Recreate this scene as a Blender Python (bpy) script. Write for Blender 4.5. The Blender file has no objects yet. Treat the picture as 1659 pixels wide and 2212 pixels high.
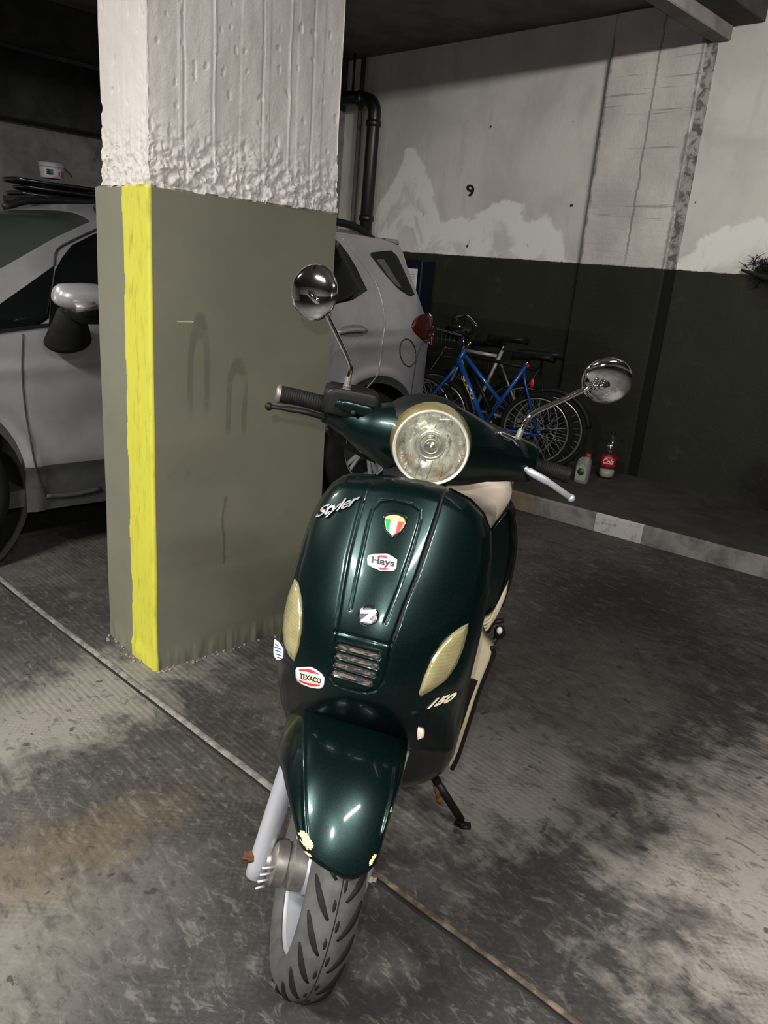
import bpy, math, random
import numpy as np
from mathutils import Matrix, Vector, noise

# ------------------------------------------------------------------ camera
IW, IH, FPX = 1659, 2212, 1680.0
CX, CY = IW / 2, IH / 2
EYE = np.array([0, 0, 1.45])
down = np.array([340 - CX, 6500 - CY, FPX]); down /= np.linalg.norm(down)
def _hor(x):
    v = np.array([x - CX, -((x - CX) * down[0] + FPX * down[2]) / down[1], FPX])
    return v / np.linalg.norm(v)
_a, _b = _hor(-963), _hor(2626)
_p = (_a + _b); _p /= np.linalg.norm(_p)
_q = (_b - _a); _q /= np.linalg.norm(_q)
R = np.stack([(_p + _q) / 2 ** .5, (_p - _q) / 2 ** .5, -down])      # world = R @ (right, down, forward)
scn = bpy.context.scene
col = scn.collection
cd = bpy.data.cameras.new('camera'); cam = bpy.data.objects.new('camera', cd); col.objects.link(cam)
cd.sensor_fit = 'VERTICAL'; cd.sensor_height = 36; cd.sensor_width = 27
cd.lens = FPX / IH * 36; cd.clip_start = .02; cd.clip_end = 60
cam.matrix_world = Matrix([[R[i, 0], -R[i, 1], -R[i, 2], EYE[i]] for i in range(3)] + [[0, 0, 0, 1]])
scn.camera = cam

# ------------------------------------------------------------------ light and exposure
scn.view_settings.view_transform = 'Standard'
scn.view_settings.look = 'None'
scn.view_settings.exposure = 0
scn.view_settings.gamma = 1
scn.view_settings.use_curve_mapping = False
world = bpy.data.worlds.new('world'); scn.world = world; world.use_nodes = True
world.node_tree.nodes['Background'].inputs[0].default_value = (.8, .85, 1, 1)
world.node_tree.nodes['Background'].inputs[1].default_value = .012
def lamp(kind, name, loc, energy, color, **kw):
    d = bpy.data.lights.new(name, kind); d.energy = energy; d.color = color
    o = bpy.data.objects.new(name, d); o.location = loc
    for k, v in kw.items():
        if k == 'aim': o.rotation_euler = (Vector(v) - Vector(loc)).to_track_quat('-Z', 'Y').to_euler()
        else: setattr(d, k, v)
    col.objects.link(o); return o
# the phone's flash, beside the lens
lamp('POINT', 'phone_flash', (-0.02, 0.035, 1.51), 54, (1, .98, .94), shadow_soft_size=.008)
# fluorescent battens, two of the garage and two added for their light (their bodies are built below at the same places)
# (place, runs along y?, power, aimed at or None for straight down)
BATTENS = [((-1.9, 1.5, 3.2), 1, 370, None), ((.2, -1.3, 3.2), 0, 150, None), ((2.7, .1, 3.2), 1, 28, (5.45, 4.9, 2.65)), ((-.9, 5.4, 3.2), 1, 110, None)]  # last two are added: one washes the right wall, one brightens the far bay
for (bx, by, bz), ax, en, at in BATTENS:
    l = lamp('AREA', 'batten_light', (bx, by, bz - .09), en, (1, .96, .9), shape='RECTANGLE', size=1.2, size_y=.1)
    l.rotation_euler = (0, 0, math.pi / 2 * ax)
    if at:
        l.rotation_euler = (Vector(at) - Vector((bx, by, bz))).to_track_quat('-Z', 'Y').to_euler(); l.data.spread = math.radians(90)

# ------------------------------------------------------------------ projection helpers
def fwd_h():
    v = np.array([.716, .698, 0]); return v / np.linalg.norm(v)
FH_, RH_ = fwd_h(), None
RH_ = np.array([FH_[1], -FH_[0], 0])
def ray(px, py): return R @ np.array([px - CX, py - CY, FPX])
def rays(P):
    P = np.asarray(P, float); q = np.stack([P[..., 0] - CX, P[..., 1] - CY, np.full(P.shape[:-1], FPX)], -1)
    d = q @ R.T
    return d / np.linalg.norm(d, axis=-1, keepdims=True)
def onz(px, py, z=0): d = ray(px, py); return EYE + (z - EYE[2]) / d[2] * d
def onx(px, py, x): d = ray(px, py); return EYE + x / d[0] * d
def ony(px, py, y): d = ray(px, py); return EYE + y / d[1] * d
def rot(k, deg):
    k = np.array(k, float); k /= np.linalg.norm(k); d = math.radians(deg)
    K = np.array([[0, -k[2], k[1]], [k[2], 0, -k[0]], [-k[1], k[0], 0]])
    return np.eye(3) + math.sin(d) * K + (1 - math.cos(d)) * K @ K
class Frame:
    def __init__(s, M, O): s.M = np.array(M, float); s.O = np.array(O, float)
    def w(s, p): return np.asarray(p, float) @ s.M.T + s.O          # local -> world
    def l(s, p): return (np.asarray(p, float) - s.O) @ s.M          # world -> local
    def sub(s, M, O): return Frame(s.M @ M, s.w(O))
WORLD = Frame(np.eye(3), (0, 0, 0))
def hit(P, F, fr=WORLD, t0=.6, t1=3.2, n=90, off=0.0):
    """where the sight lines through P meet the surface F=0 (F>0 in front of it)"""
    P = np.asarray(P, float); d = rays(P); shp = d.shape[:-1]
    ts = np.linspace(t0, t1, n)
    vals = np.stack([F(fr.l(EYE + d * t)) for t in ts], -1)
    sg = vals <= 0
    first = np.argmax(sg, -1); none = ~sg.any(-1)
    first = np.where(none, np.argmin(np.abs(vals), -1), first)
    first = np.clip(first, 1, n - 1)
    lo, hi = ts[first - 1], ts[first]
    for _ in range(22):
        m = (lo + hi) / 2
        v = F(fr.l(EYE + d * m[..., None]))
        pos = v > 0
        lo = np.where(pos, m, lo); hi = np.where(pos, hi, m)
    t = np.where(none, ts[first], (lo + hi) / 2) - off
    return EYE + d * t[..., None]
def depth_of(p): return float((np.asarray(p) - EYE) @ R[:, 2])
def pxm(p, r): return r * depth_of(p) / FPX                          # pixels -> metres there

# ------------------------------------------------------------------ object helpers
INV = {}
def link(name, me, parent=None):
    o = bpy.data.objects.new(name, me); col.objects.link(o)
    if parent is not None: o.parent = parent
    return o
def thing(name, label, cat, fr, group=None):
    o = bpy.data.objects.new(name, None); col.objects.link(o)
    o.empty_display_size = .1
    o.matrix_world = Matrix([[*fr.M[i], fr.O[i]] for i in range(3)] + [[0, 0, 0, 1]])
    o['label'] = label; o['category'] = cat
    if group: o['group'] = group
    INV[o.name] = fr
    return o
def part(name, V, Fc, mat, parent=None, smooth=True, mats=None, midx=None, kind=None, fr=None, auto=None):
    V = np.asarray(V, float).reshape(-1, 3)
    f = fr or (INV.get(parent.name) if parent is not None else None)
    if parent is None and f is None: f = WORLD
    V = f.l(V)
    me = bpy.data.meshes.new(name)
    me.from_pydata([tuple(v) for v in V], [], [tuple(int(i) for i in q) for q in Fc])
    for m in (mats or [mat]): me.materials.append(m)
    if midx is not None: me.polygons.foreach_set('material_index', np.asarray(midx, dtype=np.int32))
    me.polygons.foreach_set('use_smooth', [smooth] * len(me.polygons))
    me.update(); me.validate()
    if auto is not None: me.set_sharp_from_angle(angle=math.radians(auto))
    o = link(name, me, parent)
    INV[o.name] = f
    if parent is None and f is not WORLD:
        o.matrix_world = Matrix([[*f.M[i], f.O[i]] for i in range(3)] + [[0, 0, 0, 1]])
    if kind: o['kind'] = kind
    return o
def tagm(o, label, cat, group=None):
    o['label'] = label; o['category'] = cat
    if group: o['group'] = group
    return o
class MB:
    def __init__(s): s.V = []; s.F = []; s.I = []; s.mi = 0
    def add(s, V, F):
        b = len(s.V); s.V += [tuple(v) for v in V]; s.F += [tuple(i + b for i in f) for f in F]; s.I += [s.mi] * len(F); return s
    def build(s, name, mat, parent=None, smooth=True, mats=None, **kw):
        return part(name, s.V, s.F, mat, parent, smooth, mats=mats, midx=s.I if mats else None, **kw)
def box(mb, c, h, fr=WORLD, bev=0.0):
    c = np.array(c, float); h = np.array(h, float)
    if bev <= 0:
        V = [c + h * np.array([x, y, z]) for x in (-1, 1) for y in (-1, 1) for z in (-1, 1)]
        F = [(0, 1, 3, 2), (4, 6, 7, 5), (0, 4, 5, 1), (2, 3, 7, 6), (0, 2, 6, 4), (1, 5, 7, 3)]
        return mb.add(fr.w(V), F)
    V = []; idx = {}
    for x in (-1, 1):
        for y in (-1, 1):
            for z in (-1, 1):
                for a in range(3):
                    p = h * np.array([x, y, z]); q = np.array([x, y, z]) * bev; q[a] = 0
                    idx[(x, y, z, a)] = len(V); V.append(c + p - q)
    F = []
    s = (-1, 1)
    for a in range(3):
        b_, c_ = [i for i in range(3) if i != a]
        for u in s:
            def k(v1, v2):
                t = [0, 0, 0]; t[a] = u; t[b_] = v1; t[c_] = v2; return (*t, a)
            q = [idx[k(-1, -1)], idx[k(1, -1)], idx[k(1, 1)], idx[k(-1, 1)]]
            F.append(q)
    for a in range(3):                                             # edge along a between faces b,c
        b_, c_ = [i for i in range(3) if i != a]
        for u in s:
            for v in s:
                def k(w, f_):
                    t = [0, 0, 0]; t[a] = w; t[b_] = u; t[c_] = v; return (*t, f_)
                F.append([idx[k(-1, b_)], idx[k(1, b_)], idx[k(1, c_)], idx[k(-1, c_)]])
    for x in s:
        for y in s:
            for z in s: F.append([idx[(x, y, z, a)] for a in range(3)])
    return mb.add(fr.w(V), F)
def tube(mb, path, rad, seg=12, cap=True, flat=None):
    P = np.asarray(path, float); n = len(P)
    r = np.full(n, rad, float) if np.isscalar(rad) else np.asarray(rad, float)
    T = np.gradient(P, axis=0); T /= np.linalg.norm(T, axis=1, keepdims=True) + 1e-12
    up = np.array([0, 0, 1.]) if abs(T[0][2]) < .9 else np.array([1., 0, 0])
    if flat is not None: up = np.array(flat[0], float)
    V = []
    a = None
    for i in range(n):
        if a is None or flat is not None: a = up - T[i] * (up @ T[i])
        else: a = a - T[i] * (a @ T[i])
        a /= np.linalg.norm(a); b = np.cross(T[i], a)
        k = flat[1] if flat is not None else 1.0
        for j in range(seg):
            t = 2 * math.pi * j / seg
            V.append(P[i] + r[i] * (math.cos(t) * a * k + math.sin(t) * b))
    F = [(i * seg + j, i * seg + (j + 1) % seg, (i + 1) * seg + (j + 1) % seg, (i + 1) * seg + j) for i in range(n - 1) for j in range(seg)]
    if cap: F += [tuple(range(seg))[::-1], tuple((n - 1) * seg + j for j in range(seg))]
    return mb.add(V, F)
def smooth_path(P, n=8):
    P = [np.array(p, float) for p in P]; out = []
    Q = [2 * P[0] - P[1]] + P + [2 * P[-1] - P[-2]]
    for i in range(1, len(Q) - 2):
        for k in range(n):
            t = k / n
            out.append(.5 * ((2 * Q[i]) + (-Q[i - 1] + Q[i + 1]) * t + (2 * Q[i - 1] - 5 * Q[i] + 4 * Q[i + 1] - Q[i + 2]) * t * t + (-Q[i - 1] + 3 * Q[i] - 3 * Q[i + 1] + Q[i + 2]) * t ** 3))
    out.append(P[-1]); return np.array(out)
def axes(n, up=(0, 0, 1)):
    n = np.array(n, float); n /= np.linalg.norm(n); up = np.array(up, float)
    a = np.cross(up, n)
    if np.linalg.norm(a) < 1e-3: a = np.cross((1., 0, 0), n)
    a /= np.linalg.norm(a); return a, np.cross(n, a), n
def lathe(mb, prof, O, n, seg=32, up=(0, 0, 1), sx=1.0, sy=1.0, cap=False):
    """prof: (radius, height along n)"""
    a, b, n = axes(n, up); O = np.array(O, float); V = []
    for r, h in prof:
        for j in range(seg):
            t = 2 * math.pi * j / seg
            V.append(O + n * h + r * (sx * math.cos(t) * a + sy * math.sin(t) * b))
    m = len(prof)
    F = [(i * seg + j, i * seg + (j + 1) % seg, (i + 1) * seg + (j + 1) % seg, (i + 1) * seg + j) for i in range(m - 1) for j in range(seg)]
    if cap and prof[0][0] > 1e-6: F.append(tuple(range(seg))[::-1])
    if cap and prof[-1][0] > 1e-6: F.append(tuple((m - 1) * seg + j for j in range(seg)))
    return mb.add(V, F)
def ball(mb, c, r, seg=16, s=(1, 1, 1), fr=None):
    M = fr.M if fr else np.eye(3); V = []; k = seg // 2
    for i in range(k + 1):
        p = math.pi * i / k
        for j in range(seg):
            t = 2 * math.pi * j / seg
            V.append(np.array(c) + M @ (np.array(s) * r * np.array([math.sin(p) * math.cos(t), math.sin(p) * math.sin(t), math.cos(p)])))
    F = [(i * seg + j, i * seg + (j + 1) % seg, (i + 1) * seg + (j + 1) % seg, (i + 1) * seg + j) for i in range(k) for j in range(seg)]
    return mb.add(V, F)
def densify(P, step=6, closed=True):
    P = [np.array(p, float) for p in P]; out = []
    for i in range(len(P) if closed else len(P) - 1):
        a, b = P[i], P[(i + 1) % len(P)]
        m = max(1, int(np.linalg.norm(b - a) / step))
        out += [a + (b - a) * k / m for k in range(m)]
    return np.array(out)
def spans(poly, nr, ang=0.0, eps=.4):
    """rows of a row-convex polygon, rows turned by ang degrees"""
    P = np.asarray(poly, float); c, s = math.cos(math.radians(ang)), math.sin(math.radians(ang))
    Q = np.stack([P[:, 0] * c + P[:, 1] * s, -P[:, 0] * s + P[:, 1] * c], 1)
    y0, y1 = Q[:, 1].min(), Q[:, 1].max(); rows = []
    for y in y0 + (y1 - y0) * (1 - np.cos(np.linspace(0, math.pi, nr))) / 2 if nr > 3 else np.linspace(y0, y1, nr):
        y = min(max(y, y0 + eps), y1 - eps); xs = []
        for i in range(len(Q)):
            a, b = Q[i], Q[(i + 1) % len(Q)]
            if (a[1] - y) * (b[1] - y) < 0 or a[1] == y:
                xs.append(a[0] + (b[0] - a[0]) * ((y - a[1]) / (b[1] - a[1]) if b[1] != a[1] else 0))
        rows.append((y, min(xs), max(xs)))
    return rows, c, s
def patch_px(poly, nr, nc, ang=0.0):
    rows, c, s = spans(poly, nr, ang); G = np.zeros((nr, nc, 2))
    for i, (y, a, b) in enumerate(rows):
        x = np.linspace(a, b, nc); G[i, :, 0] = x * c - y * s; G[i, :, 1] = x * s + y * c
    return G
def edge_dist(G, poly):
    P = np.asarray(poly, float); out = np.full(G.shape[:2], 1e9)
    for i in range(len(P)):
        a, b = P[i], P[(i + 1) % len(P)]; ab = b - a
        t = np.clip(((G - a) @ ab) / (ab @ ab + 1e-9), 0, 1)
        out = np.minimum(out, np.linalg.norm(G - a - t[..., None] * ab, axis=-1))
    return out
def line_dist(G, pts):
    out = np.full(G.shape[:2], 1e9)
    for a, b in zip(pts[:-1], pts[1:]):
        a, b = np.array(a, float), np.array(b, float); ab = b - a
        t = np.clip(((G - a) @ ab) / (ab @ ab + 1e-9), 0, 1)
        out = np.minimum(out, np.linalg.norm(G - a - t[..., None] * ab, axis=-1))
    return out
def grid_faces(nr, nc): return [(i * nc + j, i * nc + j + 1, (i + 1) * nc + j + 1, (i + 1) * nc + j) for i in range(nr - 1) for j in range(nc - 1)]
def shell(W, inward, thick):
    """front grid W (nr,nc,3) closed by a skirt and a back sheet pushed along inward"""
    nr, nc = W.shape[:2]; n = nr * nc
    B = W + np.asarray(inward) * thick
    F = [f[::-1] for f in grid_faces(nr, nc)] + [tuple(i + n for i in f) for f in grid_faces(nr, nc)]
    ring = [j for j in range(nc)] + [i * nc + nc - 1 for i in range(1, nr)] + [(nr - 1) * nc + j for j in range(nc - 2, -1, -1)] + [i * nc for i in range(nr - 2, 0, -1)]
    for a, b in zip(ring, ring[1:] + ring[:1]): F.append((a, b, b + n, a + n))
    return np.concatenate([W.reshape(-1, 3), B.reshape(-1, 3)]), F
def trace(name, poly, F, mat, parent, fr=WORLD, nr=12, nc=12, ang=0.0, off=0.0, thick=.004, inward=None, t=(.6, 3.2), rnd=0.0, rpx=6, smooth=True, dome=0.0, **kw):
    """an outline traced in the photograph laid on a real surface, given thickness"""
    G = patch_px(poly, nr, nc, ang)
    W = hit(G, F, fr, t[0], t[1], off=off)
    inw = np.array(inward if inward is not None else fr.M @ np.array([-1., 0, 0]))
    if rnd or dome:
        e = edge_dist(G, poly); k = np.clip(e / rpx, 0, 1)
        W = W + inw * (rnd * (1 - np.sqrt(1 - (1 - k) ** 2)))[..., None]
        if dome: W = W - inw * (dome * (1 - (1 - np.clip(e / (e.max() + 1e-6), 0, 1)) ** 2))[..., None]
    V, Fc = shell(W, inw, thick)
    return part(name, V, Fc, mat, parent, smooth, **kw)
def shrink(poly, k):
    P = np.array(poly, float); c = P.mean(0); return c + (P - c) * k
def text_mesh(body, shear=0.0, bold=0.0, space=1.0):
    cu = bpy.data.curves.new('lettering', 'FONT'); cu.body = body; cu.shear = shear; cu.offset = bold; cu.resolution_u = 4; cu.space_character = space
    o = bpy.data.objects.new('lettering', cu); col.objects.link(o)
    dg = bpy.context.evaluated_depsgraph_get(); me = bpy.data.meshes.new_from_object(o.evaluated_get(dg))
    V = np.array([v.co[:] for v in me.vertices]); F = [tuple(p.vertices) for p in me.polygons]
    bpy.data.objects.remove(o); bpy.data.curves.remove(cu); bpy.data.meshes.remove(me)
    V[:, :2] -= V[:, :2].min(0); V[:, :2] /= V[:, :2].max(0)
    return V, F
def text(name, body, o, xv, yv, F, mat, parent, fr=WORLD, off=.002, thick=.001, inward=None, t=(.6, 3.2), **kw):
    """o = lower left corner, xv / yv = whole width / height vectors"""
    V, Fc = text_mesh(body, **kw)
    P = np.array(o, float) + V[:, :1] * np.array(xv, float) + V[:, 1:2] * np.array(yv, float)
    W = hit(P, F, fr, t[0], t[1], off=off)
    inw = np.array(inward if inward is not None else fr.M @ np.array([-1., 0, 0]))
    n = len(W); E = {}
    for f in Fc:
        for a, b in zip(f, f[1:] + f[:1]): E[(a, b)] = E.get((a, b), 0) + 1
    F2 = [f for f in Fc] + [(a, b, b + n, a + n) for (a, b) in E if (b, a) not in E]
    return part(name, np.concatenate([W, W + inw * thick]), F2, mat, parent, False)

# ------------------------------------------------------------------ material helpers
class NT:
    def __init__(s, name):
        s.m = bpy.data.materials.new(name); s.m.use_nodes = True; s.t = s.m.node_tree
        s.b = s.t.nodes['Principled BSDF']
    def n(s, typ, **kw):
        x = s.t.nodes.new(typ)
        for k, v in kw.items(): setattr(x, k, v)
        return x
    def lk(s, a, b): s.t.links.new(a, b)
    def set(s, sock, v):
        if hasattr(v, 'is_linked') or isinstance(v, bpy.types.NodeSocket): s.lk(v, sock)
        elif isinstance(v, (tuple, list)): sock.default_value = (*v, 1) if len(v) == 3 and len(sock.default_value) == 4 else v
        else: sock.default_value = v
    def M(s, op, a, b=0.0, c=None, clamp=False):
        x = s.n('ShaderNodeMath', operation=op, use_clamp=clamp); s.set(x.inputs[0], a); s.set(x.inputs[1], b)
        if c is not None: s.set(x.inputs[2], c)
        return x.outputs[0]
    def mix(s, f, a, b):
        x = s.n('ShaderNodeMix', data_type='RGBA'); s.set(x.inputs[0], f); s.set(x.inputs[6], a); s.set(x.inputs[7], b); return x.outputs[2]
    def noise(s, vec, scale, detail=4, rough=.55, dist=0.0):
        x = s.n('ShaderNodeTexNoise'); s.set(x.inputs['Vector'], vec); x.inputs['Scale'].default_value = scale
        x.inputs['Detail'].default_value = detail; x.inputs['Roughness'].default_value = rough; x.inputs['Distortion'].default_value = dist; return x.outputs[0]
    def ramp(s, f, a, b):
        x = s.n('ShaderNodeMapRange', interpolation_type='SMOOTHSTEP'); s.set(x.inputs[0], f); s.set(x.inputs[1], a); s.set(x.inputs[2], b); return x.outputs[0]
    def pos(s): return s.n('ShaderNodeNewGeometry').outputs['Position']
    def obj(s): return s.n('ShaderNodeTexCoord').outputs['Object']
    def xyz(s, v): x = s.n('ShaderNodeSeparateXYZ'); s.lk(v, x.inputs[0]); return x.outputs
    def vec(s, a, b, c):
        x = s.n('ShaderNodeCombineXYZ'); s.set(x.inputs[0], a); s.set(x.inputs[1], b); s.set(x.inputs[2], c); return x.outputs[0]
    def scale(s, v, k):
        x = s.n('ShaderNodeMapping'); s.lk(v, x.inputs[0]); x.inputs['Scale'].default_value = k; return x.outputs[0]
    def bump(s, h, strength=.3, dist=.01):
        x = s.n('ShaderNodeBump'); s.lk(h, x.inputs['Height']); x.inputs['Strength'].default_value = strength; x.inputs['Distance'].default_value = dist
        s.lk(x.outputs[0], s.b.inputs['Normal']); return x
    def p(s, **kw):
        names = dict(col='Base Color', rough='Roughness', metal='Metallic', coat='Coat Weight', coatr='Coat Roughness', spec='Specular IOR Level', trans='Transmission Weight', ior='IOR', alpha='Alpha')
        for k, v in kw.items(): s.set(s.b.inputs[names[k]], v)
        return s.m
def plain(name, c, rough=.5, metal=0.0, coat=0.0, coatr=.05, spec=.5, **kw):
    n = NT(name); return n.p(col=c, rough=rough, metal=metal, coat=coat, coatr=coatr, spec=spec, **kw)
def worn(name, c, rough=.5, metal=0.0, coat=0.0, amt=.25, scale=12, bump=0.0, c2=None, coatr=.05):
    n = NT(name); v = n.obj(); f = n.ramp(n.noise(v, scale, 6, .6), .35, .7)
    d = c2 or tuple(x * (1 - amt) for x in c)
    n.p(col=n.mix(f, c, d), metal=metal, coat=coat, coatr=coatr, spec=.22 if max(c) < .02 else .5)
    n.set(n.b.inputs['Roughness'], n.M('ADD', rough, n.M('MULTIPLY', f, .12)))
    if bump: n.bump(n.noise(v, scale * 6, 5, .6), bump, .002)
    return n.m
MAT = {}
def paint_green():
    n = NT('dark_green_metallic_paint'); v = n.obj()
    fl = n.noise(v, 900, 2, .5)
    sc = n.noise(n.scale(v, (5, 60, 8)), 9, 6, .75, .6)
    dirt = n.ramp(sc, .60, .82)
    c = n.mix(n.ramp(fl, .35, .75), (.0010, .0065, .0068), (.0048, .025, .022))
    c = n.mix(n.M('MULTIPLY', dirt, .16), c, (.09, .12, .12))
    n.p(col=c, metal=.75, coat=.33, coatr=.08)
    n.set(n.b.inputs['Roughness'], n.M('ADD', .31, n.M('MULTIPLY', dirt, .2)))
    return n.m
MAT['green'] = paint_green()
MAT['black'] = worn('black_plastic', (.007, .007, .0075), .45, amt=.3)
MAT['satin'] = worn('satin_black_plastic', (.007, .008, .009), .45, amt=.2)
MAT['gap'] = plain('dark_gap', (.002, .002, .002), .7)
MAT['rubber'] = worn('worn_rubber', (.066, .066, .068), .72, amt=.35, scale=25, bump=.15)
MAT['rubberd'] = worn('dark_rubber', (.009, .009, .0095), .75, amt=.3, scale=25)
MAT['grip'] = worn('grip_rubber', (.007, .007, .007), .62, amt=.3, scale=30)
MAT['chrome'] = plain('chrome', (.75, .76, .78), .06, 1.0)
MAT['alu'] = worn('silver_aluminium_paint', (.50, .52, .57), .38, .55, amt=.12, scale=9)
MAT['steel'] = worn('dull_steel', (.38, .36, .33), .42, .85, amt=.45, scale=40)
MAT['rust'] = worn('rusty_steel', (.12, .05, .02), .85, .2, amt=.5, scale=60)
MAT['cream'] = worn('cream_plastic', (.52, .45, .31), .42, amt=.15, scale=8)
MAT['seat'] = worn('beige_vinyl', (.50, .43, .36), .5, amt=.12, scale=14, bump=.08)
MAT['white'] = plain('white_sticker', (.75, .75, .74), .35, coat=.3)
MAT['creamst'] = plain('cream_sticker', (.75, .68, .48), .35, coat=.3)
MAT['red'] = plain('red_print', (.60, .03, .05), .35)
MAT['ink'] = plain('black_print', (.01, .01, .012), .4)
MAT['blue_ink'] = plain('blue_print', (.05, .10, .38), .4)
MAT['gold'] = worn('faded_gold_enamel', (.55, .44, .20), .35, .2, amt=.3, scale=60)
MAT['flag_green'] = plain('green_enamel', (.01, .30, .06), .3, coat=.5)
MAT['flag_red'] = plain('red_enamel', (.70, .06, .04), .3, coat=.5)

# ================================================================== ROOM
WX = 5.457
def m_floor():
    n = NT('stained_garage_concrete'); p = n.pos(); x, y, z = n.xyz(p)
    big = n.noise(p, .9, 10, .72, .6)
    st = n.noise(n.scale(p, (2.2, .8, 1)), 1.7, 10, .76, 1.2); hi = n.noise(n.scale(p, (1.5, .7, 1)), 22, 8, .72, .8)
    fine = n.noise(p, 60, 3, .6); mid = n.noise(p, 9, 6, .65, .4)
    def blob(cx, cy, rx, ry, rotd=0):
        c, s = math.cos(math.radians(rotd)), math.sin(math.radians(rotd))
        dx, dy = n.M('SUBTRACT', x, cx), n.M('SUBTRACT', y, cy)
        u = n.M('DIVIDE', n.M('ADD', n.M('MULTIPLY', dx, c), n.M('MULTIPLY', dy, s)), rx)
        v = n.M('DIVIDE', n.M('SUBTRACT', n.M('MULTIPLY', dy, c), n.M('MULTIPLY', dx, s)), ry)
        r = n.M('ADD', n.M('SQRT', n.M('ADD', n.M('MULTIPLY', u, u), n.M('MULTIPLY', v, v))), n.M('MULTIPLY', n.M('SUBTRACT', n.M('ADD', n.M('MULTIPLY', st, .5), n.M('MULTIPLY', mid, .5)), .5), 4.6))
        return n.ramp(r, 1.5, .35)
    c = n.mix(n.ramp(big, .35, .68), (.040, .037, .034), (.098, .090, .083))
    c = n.mix(n.M('MULTIPLY', n.ramp(st, .50, .66), .75), c, (.028, .027, .027))
    c = n.mix(n.M('MULTIPLY', n.ramp(mid, .58, .70), .35), c, (.17, .16, .148))
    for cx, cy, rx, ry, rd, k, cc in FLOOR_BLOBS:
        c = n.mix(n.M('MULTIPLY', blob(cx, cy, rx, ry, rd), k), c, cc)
    c = n.mix(n.M('MULTIPLY', n.ramp(hi, .52, .66), .5), c, (.20, .188, .172)); c = n.mix(n.M('MULTIPLY', n.ramp(hi, .47, .36), .55), c, (.022, .021, .021))
    scr = n.ramp(n.noise(n.scale(p, (9, 1.6, 1)), 5, 4, .6, .3), .70, .74); c = n.mix(n.M('MULTIPLY', scr, .35), c, (.30, .285, .26))
    sp = n.ramp(n.noise(p, 14, 3, .5, .3), .67, .70)
    c = n.mix(n.M('MULTIPLY', sp, .75), c, (.02, .02, .021))
    c = n.mix(n.M('MULTIPLY', n.ramp(fine, .5, .8), .22), c, (.17, .158, .146))
    c = n.mix(.24, c, (.0, .0, .0))
    rib = n.M('SINE', n.M('MULTIPLY', n.M('ADD', x, n.M('MULTIPLY', mid, .006)), 2 * math.pi / .021))
    rib2 = n.M('SINE', n.M('MULTIPLY', n.M('ADD', y, n.M('MULTIPLY', mid, .006)), 2 * math.pi / .021))
    mk = n.ramp(n.noise(p, 1.3, 4, .5, .5), .44, .58)
    mk2 = n.ramp(n.noise(p, 1.9, 4, .5, 2.5), .50, .60)
    r1 = n.M('MULTIPLY', rib, mk); r2 = n.M('MULTIPLY', n.M('MULTIPLY', rib2, rib), mk2)
    c = n.mix(n.M('MULTIPLY', n.M('MAXIMUM', n.M('MAXIMUM', r1, r2), 0), .17), c, (.02, .019, .019))
    n.p(col=c, spec=.45)
    n.set(n.b.inputs['Roughness'], n.M('ADD', .5, n.M('MULTIPLY', big, .35)))
    h = n.M('ADD', n.M('MULTIPLY', n.M('ADD', r1, r2), -.25), n.M('ADD', n.M('MULTIPLY', fine, .5), n.M('MULTIPLY', mid, .8)))
    n.bump(h, .45, .004)
    return n.m
# (centre x, y, radius, radius, turn, strength, colour): grease and wear, plus lamp light and shade painted onto the slab
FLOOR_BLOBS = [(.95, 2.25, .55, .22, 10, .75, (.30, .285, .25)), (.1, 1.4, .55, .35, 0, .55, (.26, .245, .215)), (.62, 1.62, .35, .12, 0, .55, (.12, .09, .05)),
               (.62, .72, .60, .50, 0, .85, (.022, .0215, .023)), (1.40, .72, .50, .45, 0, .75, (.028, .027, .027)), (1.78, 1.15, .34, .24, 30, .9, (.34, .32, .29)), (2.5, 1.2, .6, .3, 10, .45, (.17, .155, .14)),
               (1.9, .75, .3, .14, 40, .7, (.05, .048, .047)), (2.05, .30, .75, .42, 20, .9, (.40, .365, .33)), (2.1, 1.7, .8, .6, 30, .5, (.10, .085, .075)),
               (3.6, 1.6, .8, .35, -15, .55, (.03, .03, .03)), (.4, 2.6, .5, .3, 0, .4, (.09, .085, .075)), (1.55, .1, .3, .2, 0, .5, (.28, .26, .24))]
MAT['floor'] = m_floor()
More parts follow.
